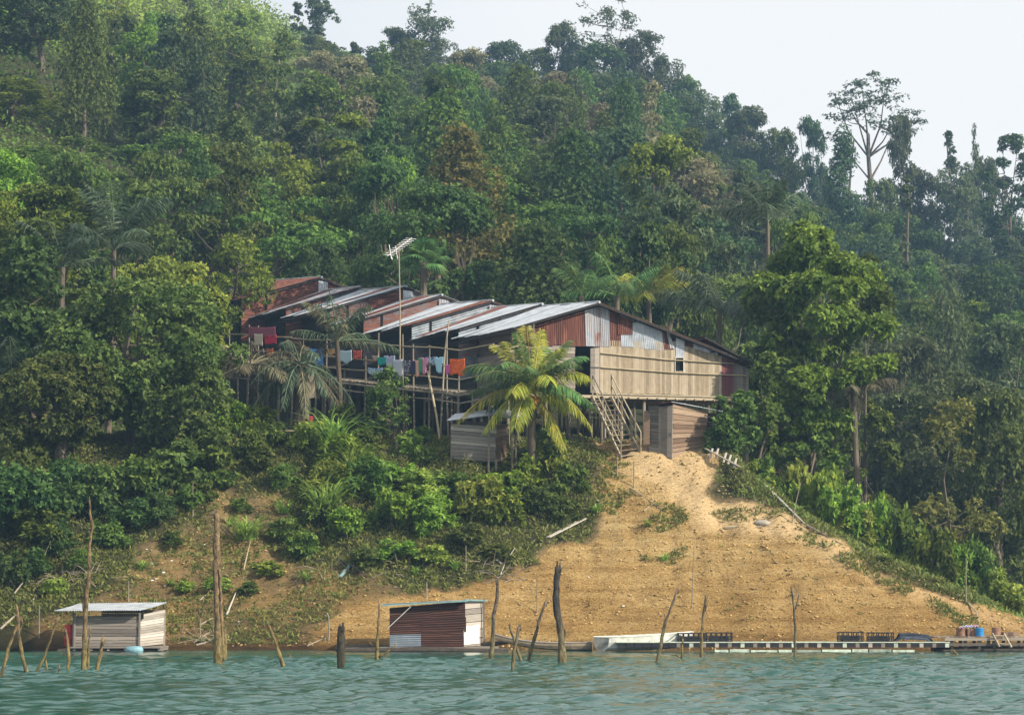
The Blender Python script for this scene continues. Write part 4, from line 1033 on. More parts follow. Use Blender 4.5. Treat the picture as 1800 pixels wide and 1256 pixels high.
#=====SHORE
def hull(name, secs, mat, label, cat, th=.035, thwarts=(), tmat=None):
    """secs: (centre point on keel line, half width, depth, side dir)"""
    O = Vector(secs[0][0]); O.z = 0; e = empty(name, O, label, cat)
    def ring(c, hw, dp, sd, sh=0):
        c = Vector(c); pr = [(-1,1),(-.96,.6),(-.78,.2),(-.4,0),(0,-.02),(.4,0),(.78,.2),(.96,.6),(1,1)]
        return [c+sd*(x*(hw-sh))+Vector((0,0,z*dp+(sh if z < .5 else 0))) for x,z in pr]
    w = MB(O)
    Ro = [ring(c,hw,dp,sd) for c,hw,dp,sd in secs]; Ri = [ring(c,hw,dp,sd,th) for c,hw,dp,sd in secs]
    for A in (Ro, Ri):
        for i in range(len(A)-1):
            for k in range(8): w.face([A[i][k],A[i][k+1],A[i+1][k+1],A[i+1][k]], .5)
    for i in range(len(Ro)-1):
        for k in (0,8): w.face([Ro[i][k],Ri[i][k],Ri[i+1][k],Ro[i+1][k]], .8)
    w.face(Ro[0], .4); w.face(Ri[0], .4); w.face(list(reversed(Ro[-1])), .4)
    w.build('hull', M[mat], e)
    w = MB(O)
    for k in (0,8): w.tube([r[k]+Vector((0,0,.01)) for r in Ro], .022, 5, .7)
    w.build('gunwale', M[tmat or mat], e)
    for f in thwarts:
        i = f; w = MB(O); c = [(Ro[i][1]+Ri[i][1])/2, (Ro[i][7]+Ri[i][7])/2]; w.beam(c[0], c[1], .2, .03); w.build('thwart', M['plank_grey'], e)
    return e
def shore():
    # white boat moored stern on
    Y = 81.3; sd = Vector((-.42,.91,0)).normalized()
    secs = []
    for i in range(9):
        t = i/8; px = 1056+160*t; Yc = Y+.35*t; hw = .42*(1-.72*t**2.6)+.01; zt = P(px, 1119-9*t**1.6, Yc).z; z0 = .02+.18*t**3
        secs.append((Vector((X(px,Yc),Yc,z0)), hw, zt-z0, Vector((-.10-.25*(1-t),1,0)).normalized() if False else Vector((-.62+.5*t,.78+.2*t,0)).normalized()))
    hull('motor_boat', secs, 'hull_white', 'chalky white open boat with square greenish stern, moored behind the float pier', 'boat', thwarts=(2,4))
    # old wooden longboat
    secs = []
    for i in range(11):
        t = i/10; px = 868+172*t; Yc = 81.9+.2*t; hw = .38*(1-(1-t)**3*.95)*(1 if t < .85 else .9); zk = .0+.42*(1-t)**3.0; dp = .30-.12*(1-t)
        secs.append((Vector((X(px,Yc),Yc,zk)), max(.05,hw), dp, Vector((.12,1,0)).normalized()))
    secs.reverse()
    hull('wooden_longboat', secs, 'hull_wood', 'long weathered wooden canoe with a raised bow, between the rusty shed and white boat', 'boat', thwarts=(2,5), tmat='plank_grey')
    w = MB((X(860,82.2),82.2,0)); w.tube([P(842,1134,82.2),P(866,1131,82.25),P(892,1127,82.3)], [.09,.1,.08], 8, .5, wob=.1); solo(w, 'floating_log', M['log'], 'dark log afloat between the rusty shed and the wooden canoe', 'log')
    w = MB((X(630,82),82,0)); w.tube([P(590,1140,82),P(640,1138,82),P(684,1139,82)], [.1,.14,.12], 8, .5, wob=.1); solo(w, 'floating_log', M['log'], 'dark log afloat touching the left side of the rusty shed', 'log')
    # float pier
    Yp = 80.7; zt = P(1300,1128,Yp).z
    e = empty('float_pier', (X(1400,Yp),Yp+.3,0), 'long low float pier with alternating black and white floats along the shore', 'pier'); O = e.location
    x0, x1 = X(1082,Yp), X(1664,Yp)
    w = MB(O); w.box(((x0+x1)/2, Yp+.3, zt-.003), (x1-x0, .66, .028), 0, .7); w.build('deck', M['hull_green'], e)
    i = 0; x = x0+.05
    while x < x1-.15:
        dark = (i%2 == 0) or x < X(1185,Yp); w = MB(O); ww = .29 if dark else .15
        w.box((x+ww/2, Yp+.29, zt-.017-.085), (ww-.012, .60, .15), 0, .5)
        w.build('float_block', M['black_plastic' if dark else ('hull_green','plank_grey','plank_white','plank_grey')[(i//2)%4]], e); x += ww+.005; i += 1
    w = MB(O); xa = X(1252,Yp)
    while xa < X(1600,Yp):
        ln = random.uniform(.5,1.1); w.box((xa+ln/2, Yp+.22, .015+random.uniform(-.01,.02)), (ln-.05, .62, .09+random.uniform(-.02,.03)), random.uniform(-.01,.01), random.random()); xa += ln
    w.build('foam_float', M['hull_green'], e)
    # crates
    def crate(px0, px1, v0, v1, lab, Yc=81.1):
        zb = zt+.02; a = X(px0,Yc); b = X(px1,Yc); h = P(px0,v0,Yc).z-zb; o = Vector(((a+b)/2,Yc,zb)); w = MB(o); n = 5
        for yy in (Yc-.2, Yc+.2):
            for k in range(n+1): xx = a+(b-a)*k/n; w.box((xx,yy,zb+h/2), (.035,.03,h))
            for zz in (.02,.3,.55,.97): w.box(((a+b)/2,yy-.018,zb+h*zz), (b-a+.04,.02,.035))
            w.box((a+(b-a)*random.uniform(.3,.7), yy+.02, zb+h*.4), ((b-a)*.35,.012,h*.5))
        for xx in (a,b):
            for zz in (.02,.5,.97): w.box((xx,Yc,zb+h*zz), (.03,.4,.04))
        w.box(((a+b)/2,Yc,zb+.012), (b-a-.02,.38,.02)); w.box(((a+b)/2,Yc+.1,zb+h*.35), ((b-a)*.8,.12,h*.5))
        o_ = solo(w, 'plastic_crate', M['black_plastic'], lab, 'crate', 'black fish crates on the float pier')
    crate(1190,1235,1112,1126,'leftmost black crate on the pier, behind the bow of the white boat')
    crate(1239,1283,1111,1126,'black crate right of the thin fork-tipped trunk')
    crate(1469,1511,1110,1126,'single black crate on the middle of the float pier')
    crate(1521,1564,1111,1126,'black crate left of the folded net pile')
    w = MB((X(1600,81.2),81.2,zt+.02)); 
    for k in range(9):
        xa = X(1566+random.uniform(0,6),81.2); xb = X(1635-random.uniform(0,8),81.2); yy = 80.95+k*.06; h = .05+.17*math.sin(math.pi*(k+.5)/9)
        w.tube([(xa,yy,zt+.04),(xa+.15,yy,zt+.05+h),((xa+xb)/2,yy,zt+.06+h*random.uniform(.8,1.1)),(xb-.15,yy,zt+.04+h*.8),(xb,yy,zt+.03)], [.02,.045,.05,.045,.02], 5)
    solo(w, 'net_pile', simple('dark_net',(.04,.05,.075),.8,.5), 'folded dark blue net pile at the right part of the float pier', 'net')
    # jetty
    Yj = 80.9; e = empty('plank_jetty', (X(1735,Yj),Yj+.5,0), 'dark old plank jetty at the right edge, carrying drums and a blue bin', 'jetty'); O = e.location
    zj = P(1700,1120,Yj).z; w = MB(O); w.panel((X(1636,Yj),Yj,zj),(X(1830,Yj),Yj,zj+.02),(X(1830,Yj),Yj+1.2,zj+.02),(X(1636,Yj),Yj+1.2,zj),26,.035,.12,.008,.05); w.build('deck', M['plank_grey'], e)
    w = MB(O)
    for zz in (zj-.06, zj-.24): w.beam((X(1655,Yj),Yj-.02,zz),(X(1832,Yj),Yj-.02,zz+.01),.07,.09)
    w.build('edge_beam', M['plank_grey'], e)
    for px in (1668,1692,1716,1742,1768,1795,1820):
        
        for oy in (.1, 1.): w = MB(O); w.beam((X(px,Yj),Yj+oy,-.35),(X(px,Yj),Yj+oy,zj-.04),.1,.1); w.build('post', M['stilt'], e)
    w = MB(O)
    for yy in (Yj+.15, Yj+.6, Yj+1.): w.tube([(X(1640,Yj),yy,.02),(X(1740,Yj),yy,.05),(X(1835,Yj),yy,.02)], [.1,.13,.11], 8)
    w.build('float_log', M['log'], e)
    def drum(px0, px1, v0, mat, lab, nm='drum', Yd=81.5, sq=False):
        r = (px1-px0)/2*Yd/F; x = X((px0+px1)/2,Yd); h = P(px0,v0,Yd).z-(zj+.04); zb = zj+.04; w = MB((x,Yd,zb))
        if sq:
            w.panel((x-r,Yd-.2,zb),(x+r,Yd-.2,zb),(x+r,Yd-.2,zb+h),(x-r,Yd-.2,zb+h),3,.02,.05); w.panel((x-r,Yd+.2,zb),(x+r,Yd+.2,zb),(x+r,Yd+.2,zb+h),(x-r,Yd+.2,zb+h),3,.02,.05); w.panel((x-r,Yd-.2,zb),(x-r,Yd+.2,zb),(x-r,Yd+.2,zb+h),(x-r,Yd-.2,zb+h),3,.02,.05); w.panel((x+r,Yd-.2,zb),(x+r,Yd+.2,zb),(x+r,Yd+.2,zb+h),(x+r,Yd-.2,zb+h),3,.02,.05); w.box((x,Yd,zb+h-.01),(2*r,.42,.02))
        else:
            pf = [(0,.94),(.04,1),(.30,.97),(.33,1.03),(.36,.97),(.64,.97),(.67,1.03),(.70,.97),(.96,1),(1,.96)]
            w.tube([(x,Yd,zb+h*a) for a,_ in pf], [r*b for _,b in pf], 16)
        solo(w, nm, M[mat], lab, nm.replace('_',' '), smooth=False)
    drum(1675,1692,1102,'rust_drum','left rusty drum on the jetty, beside the wooden box')
    drum(1693,1709,1105,'rust_drum','dark rusty box between the left drum and the blue bin','box',81.55,True)
    drum(1708,1724,1103,'blue_plastic','bright blue plastic bin on the jetty','bin',81.3)
    drum(1737,1753,1102,'rust_drum','rusty drum right of the blue bin, above the little ladder')
    drum(1756,1781,1110,'plank_brown','low brown wooden box at the right end of the jetty','wooden_box',81.5,True)
    w = MB((X(1700,81.4),81.4,zj)); 
    for k in range(7):
        a = P(1686+k*4.5,1101+random.uniform(-1.5,2),81.42+random.uniform(-.1,.1)); w.tube([a, a+Vector((.08,.04,.03)), a+Vector((.15,-.05,-.02))], [.02,.05,.02], 5, random.random())
    solo(w, 'rag_heap', cloth('rag_pattern',(.50,.16,.16),(.35,.45,.65)), 'red and blue rags heaped over the box and the blue bin', 'rags')
    e = empty('ladder', (X(1755,80.6),80.65,0), 'short pale ladder leaning against the front of the jetty', 'ladder'); O = e.location
    for (a,b) in (((1757,1136),(1744,1112)),((1778,1137),(1765,1113))):
        w = MB(O); w.beam(P(*a,80.55), P(*b,80.8), .06, .05); w.build('side_rail', M['stair'], e)
    for s in (.25,.55,.85):
        w = MB(O); a = P(1757,1136,80.55).lerp(P(1744,1112,80.8),s); b = P(1778,1137,80.55).lerp(P(1765,1113,80.8),s); w.beam(a,b,.05,.035); w.build('rung', M['stair'], e)

def debris():
    def stick(a, b, wd, label, mat='pole', name='stick', lift=.04, cat='stick', flat=None, grp=None, bend=0):
        A = G(*a); B = G(*b); A.z += lift; B.z += lift; o = Vector(A); w = MB(o)
        if flat: w.beam(A, B, flat, .035, .8)
        else:
            m = A.lerp(B,.5)+Vector((bend,0,bend*.5)); w.tube([A,m,B], [wd,wd*.8,wd*.45], 6, .6, wob=.1)
        solo(w, name, M[mat], label, cat, grp)
    def pole(px, vb, vt, wd, label, dx=0, mat='pole', name='thin_pole', bend=0):
        A = G(px, vb); B = P(px+dx, vt, A.y-.05); w = MB(A); w.tube([A-Vector((0,0,.2)), A.lerp(B,.5)+Vector((bend,0,0)), B], [wd,wd*.8,wd*.6], 6, .5, wob=.08); solo(w, name, M[mat], label, 'pole')
    stick((935,958),(975,912),.035,'thin pale pole lying on the slope left of the broad plank','bamboo','fallen_pole')
    stick((963,951),(1028,917),0,'broad pale plank lying on the slope right of the bushes','plank_white','plank',cat='plank',flat=.2,lift=.1)
    stick((860,979),(882,998),0,'short grey plank at the bottom edge of the bushes','plank_white','plank',cat='plank',flat=.16,lift=.1)
    stick((598,1019),(618,994),0,'turquoise painted board lying on the left slope','turquoise','board',cat='board',flat=.13,lift=.1)
    stick((1346,857),(1415,925),.05,'upper grey pole lying down the right ridge below the bushes','plank_white','fallen_pole',lift=.07)
    stick((1418,926),(1482,962),.045,'lower grey pole lying down the right ridge','pole','fallen_pole',lift=.07)
    stick((1275,930),(1340,929),.075,'pale log lying flat on the lip of the clay mound','bamboo','log',lift=.07,cat='log')
    stick((1702,1062),(1722,1098),.03,'bent pale stick on the clay above the blue bin','bamboo','stick',bend=.1)
    stick((1735,1040),(1798,1092),.06,'grey log leading down to the root clump at the right edge','pole','fallen_log',lift=.08,cat='log')
    stick((1108,862),(1168,900),.03,'thin grey pipe lying beside the footpath','pole','pipe',cat='pipe')
    stick((1132,900),(1146,889),.03,'short pale stick crossing the grey pipe by the path','bamboo','stick')
    stick((1046,876),(1058,890),.045,'short bleached stick at the right edge of the bushes','plank_white','stick')
    stick((880,1018),(905,970),.025,'curved bleached branch above the grey crooked trunk','plank_white','branch',lift=.15,cat='branch',bend=-.1)
    stick((398,1086),(415,1048),.04,'white stick right of the thickest dead trunk','plank_white','stick',lift=.12)
    stick((428,1013),(441,960),.03,'thin pale cane on the slope right of the thickest trunk','bamboo','stick',lift=.2)
    stick((720,988),(727,975),.03,'short white stick in the grass below the bushes','plank_white','stick')
    stick((350,1060),(372,1040),.03,'short white stick left of the thickest trunk','plank_white','stick')
    stick((0,1112),(65,1052),.05,'grey fallen log at the lower left edge','pole','fallen_log',lift=.1,cat='log')
    stick((25,1052),(58,1010),.03,'thin grey fallen branch at the left edge','pole','branch',lift=.2,cat='branch')
    for i,(a,b) in enumerate([((340,1132),(372,1112)),((345,1136),(385,1124)),((352,1100),(375,1090)),((540,1138),(568,1126))]):
        stick(a,b,.035,['upper driftwood stick left of the thickest trunk','lowest driftwood stick left of the thickest trunk','short driftwood above the waterline left of the thickest trunk','driftwood stick left of the bleached bent branch'][i],'pole','driftwood',cat='driftwood',grp='driftwood along the waterline')
    pole(69,1120,1062,.03,'thin pole left of the left floating hut'); pole(226,1057,1020,.03,'thin pole behind the roof of the left floating hut')
    pole(339,908,846,.03,'slim grey pole among the left bushes'); pole(944,1078,1014,.025,'dark thin pole left of the charred curved trunk'); pole(750,1052,1022,.035,'short dark pole behind the rusty shed roof')
    pole(1216,1068,960,.025,'thin grey pole on the clay above the black crates',4); pole(1391,922,848,.03,'thin pole leaning right at the top of the clay ridge',16); pole(1698,1060,980,.03,'thin straight pole on the clay above the blue bin')
    pole(819,1003,958,.03,'thin dark pole in the grass below the bushes'); pole(1114,858,810,.03,'thin pole at the bottom right of the stairs'); pole(1085,838,800,.04,'post below the left foot of the stairs'); pole(352,1125,1085,.03,'thin pole left of the thickest dead trunk')
    pole(508,812,757,.04,'left post of bamboo frame',0) if False else None
    # tall bamboo prop
    A = G(779,812); A.y = 95.5; A = P(779,812,95.5); B = P(752,652,97.6); w = MB(A); w.tube([A-Vector((0,0,.2)),A.lerp(B,.5)+Vector((.05,0,0)),B],[.055,.05,.04],8,.8); solo(w,'bamboo_prop',M['bamboo'],'long pale bamboo prop leaning on the deck left of the plank store hut','pole')
    for (px,v,n_,sp,lab) in ((625,1012,46,1.3,'pile of dry grey twigs on the slope beside the turquoise board'),(30,1020,40,1.3,'pile of dry grey twigs on the dark left bank'),(360,1125,36,.8,'heap of driftwood twigs at the waterline by the thickest trunk'),(120,1010,44,.8,'dry twigs lying on the left slope above the floating hut'),(880,1010,40,.5,'dry twigs beside the short grey plank')):
        o = G(px,v); w = MB(o)
        for k in range(n_):
            q = o+Vector((random.gauss(0,sp),random.gauss(0,sp*.4),0)); q.z = Hs(q.x,q.y)+.04; d = Vector((random.gauss(0,1),random.gauss(0,.6),abs(random.gauss(0,.45)))).normalized()*random.uniform(.3,.9)
            w.tube([q, q+d*.5+Vector((0,0,random.uniform(-.03,.08))), q+d], [.018,.013,.005], 4)
        tag(solo(w, 'twig_pile', M['pole'], lab, 'twigs'), kind='stuff')
    # root clump + stone
    o = G(1762,1062); e = MB(o)
    for k in range(46):
        a = Vector(RG.normal(size=3)).normalized(); a.z = abs(a.z)*.8; e.tube([o, o+a*.22+Vector((0,0,.05)), o+a*random.uniform(.3,.48)+Vector((0,0,.05+random.uniform(-.05,.1)))], [.05,.035,.01], 4, random.random())
    solo(e, 'root_clump', M['root'], 'red-brown tangled root clump on the clay at the right edge', 'roots')
    def rock(px, v, r, sq, label, mat='stone', lift=.3):
        import mathutils
        o = G(px, v); me = bpy.data.meshes.new('stone'); w = MB(o)
        n = 10; m = 6; rows = []
        for i in range(m+1):
            th = math.pi*i/m; row = []
            for j in range(n):
                ph = 6.283*j/n; q = r*(1+.18*(vnoise(i*1.3, j*1.1, int(px))-.5)*2); row.append(Vector((q*math.sin(th)*math.cos(ph)*sq, q*math.sin(th)*math.sin(ph), q*math.cos(th)*.7+r*lift))+o)
            rows.append(row)
        for i in range(m):
            for j in range(n): w.face([rows[i][j],rows[i+1][j],rows[i+1][(j+1)%n],rows[i][(j+1)%n]])
        solo(w, 'stone', M[mat], label, 'stone', smooth=True)
    rock(1340,925,.2,1.9,'grey flat stone at the end of the pale log on the mound lip')
    # plank steps right of the shed
    for i,(a,b) in enumerate([((1240,800),(1300,833))]): stick(a,b,0,'long plank rail of the broken steps right of the plank shed','plank_grey','plank',cat='plank',flat=.12,lift=.25)
    for i,(x,v) in enumerate([(1249,806),(1259,808),(1273,817),(1281,818),(1291,824)]):
        A = G(x,v); w = MB(A); w.beam(A+Vector((-.05,-.2,0)), A+Vector((.10,.1,.42)), .07, .04, .9)
        solo(w, 'step_slat', M['plank_white'], ['first','second','third','fourth','fifth'][i]+' pale slat from the left in the broken steps right of the plank shed', 'slat', 'broken step slats right of the plank shed')
    # bamboo tables left
    for i,(x0,x1,v,h,Y,lab) in enumerate([(418,452,757,62,98.2,'left small bamboo frame table under the sago palm'),(482,520,757,62,97.8,'right small bamboo frame table below the red tub')]):
        a = P(x0,v,Y); b = P(x1,v,Y); e = empty('bamboo_table', ((a.x+b.x)/2,Y,Hs((a.x+b.x)/2,Y)), lab, 'table'); O = e.location
        w = MB(O)
        for k in range(4): w.tube([a+Vector((0,k*.14,0)), b+Vector((0,k*.14,0))], .03, 6)
        w.build('table_top', M['bamboo'], e)
        for q in (a,b):
            for oo in (0,.42): w = MB(O); w.tube([(q.x,Y+oo,Hs(q.x,Y+oo)-.3),(q.x,Y+oo,q.z)], .035, 6); w.build('leg', M['bamboo'], e)
    # red tub and tan sheath
    Y = 99.5; c = P(541,757,Y); zb = Hs(c.x,Y); c.z = max(zb,c.z)-.02; w = MB(c); r = .24
    w.tube([c, c+Vector((0,0,.1)), c+Vector((0,0,.35)), c+Vector((0,0,.60)), c+Vector((0,0,.66))], [r*.9,r*.95,r,r*1.03,r*1.1], 16); solo(w,'tub',M['red_drum'],'red plastic tub on the ground beside the sago palm trunk','tub',smooth=True)
    # litter on the left slope
    pts = [(315,958),(360,958),(258,970),(314,976),(302,988),(253,998),(267,992),(350,1012),(288,1008),(268,1022),(275,1018),(410,990),(290,1031),(420,1095),(1035,1016),(1096,1068)]
    for i,(x,v) in enumerate(pts):
        A = G(x,v); w = MB(A); s = random.uniform(.03,.065); w.hexa([A+Vector(q)*s for q in ((-1,-.7,0),(1,-.6,.1),(.9,.8,.0),(-.8,.7,.1))],[A+Vector(q)*s for q in ((-.8,-.6,.8),(.9,-.6,.6),(.6,.7,.9),(-.9,.5,.5))])
        solo(w,'litter_scrap',M['litter'],'small white litter scrap strewn on the left slope' if i < 14 else 'small white scrap on the clay near the charred curved trunk','litter','white litter scraps on the left slope' if i < 14 else 'white scraps on the clay')
def aerial():
    Y = 103.5; base = P(703,640,Y); base.z = deck_pt(1.8).z; e = empty('tv_aerial', base, 'television aerial on a tall bamboo mast rising in front of the rusty roofs', 'aerial'); O = Vector(base)
    top = P(701,428,Y); w = MB(O); w.tube([base, base.lerp(top,.5)+Vector((.04,0,0)), top], [.038,.032,.024], 7, .6); w.build('mast', M['pole'], e)
    a = P(681,450,Y-.2); b = P(724,418,Y+.2); w = MB(O); w.tube([a,b], .014, 5); w.build('boom', M['pvc'], e)
    for i in range(11):
        q = a.lerp(b, (i+.7)/11.2); hl = .25; d = Vector((1,-.25,-.12)).normalized(); w = MB(O); w.tube([q-d*hl, q+d*hl], .015, 4); w.build('element', M['pvc'], e)
    for (u0,v0,u1,v1) in ((684,430,688,455),(686,447,690,456),(695,432,699,455)): w = MB(O); w.tube([P(u0,v0,Y-.3), P(u1,v1,Y-.3)], .015, 4); w.build('reflector', M['pvc'], e)
    # tall pole by the deck
    base = deck_pt(.35); top = P(789,563,base.y); w = MB(base); w.tube([base-Vector((0,0,2)), base.lerp(top,.5), top], [.05,.045,.03], 6, .7); solo(w, 'tall_pole', M['pole'], 'tall thin pole standing by the orange towel, reaching above the roofs', 'pole')

#=====TREES
def vegetation():
    TR = {}
    def proto(key, *a, **k): TR[key] = make_tree(key, *a, **k)
    random.seed(11)
    # ---------- big trees near the longhouse
    n0 = 52000
    def big(key, kind, px, Y, vtop, halfpx, label, leaf, bark='bark', n=9000, ll=.2, lw=.1, seed=1, zbase=None, grp=None, name='broadleaf_tree', rz=0., dz=0):
        x = X(px, Y); z = Hs(x, Y) if zbase is None else zbase; h = P(px, vtop, Y).z-z; wd = halfpx*Y/F
        pr = make_tree(key, kind, seed, leaf, bark, h, wd, n, ll, lw)
        return place_tree(pr, (x, Y, z+dz), name, label, 'tree', grp, rz=rz)
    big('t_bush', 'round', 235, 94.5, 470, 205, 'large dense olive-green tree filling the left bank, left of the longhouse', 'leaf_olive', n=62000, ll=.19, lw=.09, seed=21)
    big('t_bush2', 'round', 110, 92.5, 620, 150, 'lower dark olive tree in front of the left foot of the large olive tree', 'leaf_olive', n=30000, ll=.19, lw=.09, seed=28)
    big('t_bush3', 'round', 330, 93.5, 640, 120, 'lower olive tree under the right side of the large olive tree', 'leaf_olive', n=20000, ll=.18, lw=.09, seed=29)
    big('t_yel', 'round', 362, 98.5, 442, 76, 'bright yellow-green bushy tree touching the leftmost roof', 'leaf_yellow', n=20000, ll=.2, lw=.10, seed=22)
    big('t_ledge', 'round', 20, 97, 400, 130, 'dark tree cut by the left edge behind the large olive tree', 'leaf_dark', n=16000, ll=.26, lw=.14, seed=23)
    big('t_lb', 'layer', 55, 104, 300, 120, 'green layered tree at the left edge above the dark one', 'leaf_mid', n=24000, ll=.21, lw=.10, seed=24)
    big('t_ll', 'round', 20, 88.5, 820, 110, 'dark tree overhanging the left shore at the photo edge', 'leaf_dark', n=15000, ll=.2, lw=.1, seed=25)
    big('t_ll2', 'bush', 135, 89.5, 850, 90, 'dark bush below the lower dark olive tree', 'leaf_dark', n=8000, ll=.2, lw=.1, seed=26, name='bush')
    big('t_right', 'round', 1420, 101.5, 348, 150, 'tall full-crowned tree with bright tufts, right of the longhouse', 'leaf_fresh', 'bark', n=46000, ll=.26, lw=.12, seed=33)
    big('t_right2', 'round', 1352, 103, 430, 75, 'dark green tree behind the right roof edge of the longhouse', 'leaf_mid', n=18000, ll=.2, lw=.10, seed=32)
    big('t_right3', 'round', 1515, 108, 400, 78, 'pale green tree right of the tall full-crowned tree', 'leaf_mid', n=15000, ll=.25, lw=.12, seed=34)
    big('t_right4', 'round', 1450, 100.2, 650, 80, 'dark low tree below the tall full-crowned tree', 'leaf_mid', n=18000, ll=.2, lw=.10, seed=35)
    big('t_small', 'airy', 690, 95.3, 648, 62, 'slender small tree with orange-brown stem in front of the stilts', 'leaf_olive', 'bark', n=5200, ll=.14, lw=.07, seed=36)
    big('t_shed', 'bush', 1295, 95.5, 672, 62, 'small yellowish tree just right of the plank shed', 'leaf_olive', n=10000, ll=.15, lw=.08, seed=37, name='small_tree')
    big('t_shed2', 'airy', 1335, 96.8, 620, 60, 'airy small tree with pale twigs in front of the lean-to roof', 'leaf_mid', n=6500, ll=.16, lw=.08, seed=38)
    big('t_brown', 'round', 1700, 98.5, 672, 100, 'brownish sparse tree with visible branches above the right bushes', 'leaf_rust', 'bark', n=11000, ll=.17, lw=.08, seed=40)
    # ---------- forest behind
    far = {}
    spec = [('round','leaf_dark'),('round','leaf_mid'),('round','leaf_grey'),('round','leaf_brown'),('layer','leaf_mid'),('layer','leaf_blue'),('layer','leaf_bright'),('slender','leaf_grey'),('slender','leaf_mid'),('airy','leaf_grey'),('airy','leaf_mid'),('cone','leaf_dark'),('column','leaf_blue'),('umbrella','leaf_dark')]
    for i,(kd,lf) in enumerate(spec):
        for s in range(2 if kd in ('round','layer','slender','airy') else 1):
            key = f'{kd}{i}{s}'
            sl = kd in ('slender',)
            far[key] = make_tree(key, kd, 100+i*5+s, lf, 'bark_pale' if kd in ('slender','umbrella') and s else 'bark', 10., 4.2 if not sl else 2.1, 25000 if not sl else 5500, .21, .11)
    key_of = {}
    for k in far: key_of.setdefault(far[k]['kind'], []).append(k)
    placed = []; recs = []
    look_k = {'round':'rounded','layer':'layered','slender':'slender','airy':'airy','cone':'pointed','column':'vine-draped tree','umbrella':'umbrella-crowned'}
    look_c = {'leaf_dark':'dark green','leaf_mid':'mid-green','leaf_grey':'grey-green','leaf_brown':'brownish','leaf_bright':'bright green','leaf_blue':'bluish green','leaf_olive':'olive','leaf_rust':'rust-tinged','leaf_yellow':'yellow-green'}
    def put(kind, px, Y, vtop, halfpx, leaf, own=None, thin=False, far_pick=None):
        x = X(px, Y); z = Hs(x, Y); h = P(px, vtop, Y).z-z; wd = halfpx*Y/F
        if own or kind in ('umbrella','column'):
            pr = make_tree('named%d' % len(recs), kind, 700+len(recs), leaf, 'bark', h, wd, dict(airy=12000,umbrella=11000,slender=4500).get(kind, 32000), .23, .12)
            recs.append([pr, (x,Y,z-.1), 1, 1, kind, leaf, px, vtop, own]); placed.append((x, Y, wd)); return
        ks = key_of[kind]; pr = far[ks[int(RG.integers(len(ks)))]]
        recs.append([pr, (x,Y,z-.1), wd/pr['W'], h/10., kind, leaf, px, vtop, own]); placed.append((x, Y, wd))
    K = put
    # named trees of the photo
    K('cone',808,133,218,150,'leaf_rust','pointed rust-tinged tree directly above the middle of the longhouse')
    K('airy',545,285,-4,42,'leaf_grey','thin airy tree breaking the skyline left of the gap')
    K('slender',512,284,0,16,'leaf_grey','slim pale tree just left of the thin airy skyline tree')
    K('airy',738,285,8,72,'leaf_grey','broad airy tree on the skyline above the television aerial')
    K('slender',618,286,76,18,'leaf_grey','small spiky tree on the skyline left of the broad airy tree')
    K('slender',660,286,85,16,'leaf_grey')
    K('round',890,280,66,80,'leaf_blue','dense dark dome tree on the skyline left of the tallest airy pair')
    K('airy',1048,280,-2,84,'leaf_grey','tallest airy tree on the middle of the skyline')
    K('airy',1160,280,58,58,'leaf_grey','airy tree with bare twigs at the right shoulder of the skyline')
    K('airy',980,284,40,45,'leaf_grey')
    K('round',1240,276,150,50,'leaf_grey'); K('airy',1290,285,165,45,'leaf_blue'); K('round',1345,268,170,62,'leaf_grey','rounded tree on the skyline left of the gap before the umbrella tree')
    K('umbrella',1540,262,122,92,'leaf_dark','tall umbrella-crowned emergent tree with bare double trunk on the skyline')
    K('column',1490,225,208,48,'leaf_blue','dark vine-draped columnar tree left of the umbrella tree')
    K('airy',1440,270,205,40,'leaf_blue'); K('airy',1590,255,205,52,'leaf_grey'); K('slender',1598,190,300,22,'leaf_grey','pale bare-trunked tree below the umbrella tree')
    K('slender',1690,262,214,26,'leaf_dark','thin tufted tree on the skyline right of the umbrella tree'); K('slender',1722,270,225,14,'leaf_grey')
    K('round',1782,235,196,62,'leaf_dark','dark round tree on the skyline at the right edge'); K('round',1700,250,262,60,'leaf_grey'); K('round',1640,255,290,50,'leaf_grey')
    K('layer',560,150,196,95,'leaf_bright','large bright green layered tree above the rearmost roofs'); K('layer',470,146,240,70,'leaf_bright'); K('layer',640,140,255,78,'leaf_mid'); K('round',700,148,260,58,'leaf_bright')
    K('round',262,140,258,70,'leaf_mid'); K('cone',345,142,262,60,'leaf_dark'); K('round',660,215,165,85,'leaf_brown'); K('round',850,225,150,90,'leaf_grey'); K('round',1025,200,170,88,'leaf_brown'); K('round',880,190,215,85,'leaf_brown')
    K('airy',160,215,25,62,'leaf_mid','tall tree with long bare red-brown trunk high on the left hillside'); K('slender',255,225,60,18,'leaf_grey'); K('slender',215,240,0,24,'leaf_mid'); K('airy',150,235,65,80,'leaf_mid')
    K('layer',1130,135,330,70,'leaf_blue'); K('round',950,128,370,80,'leaf_dark'); K('round',1070,126,400,60,'leaf_mid'); K('layer',1420,140,330,60,'leaf_mid'); K('round',1240,122,470,50,'leaf_olive')
    K('round',640,124,430,60,'leaf_dark'); K('round',560,127,410,70,'leaf_dark'); K('round',850,122,455,60,'leaf_dark')
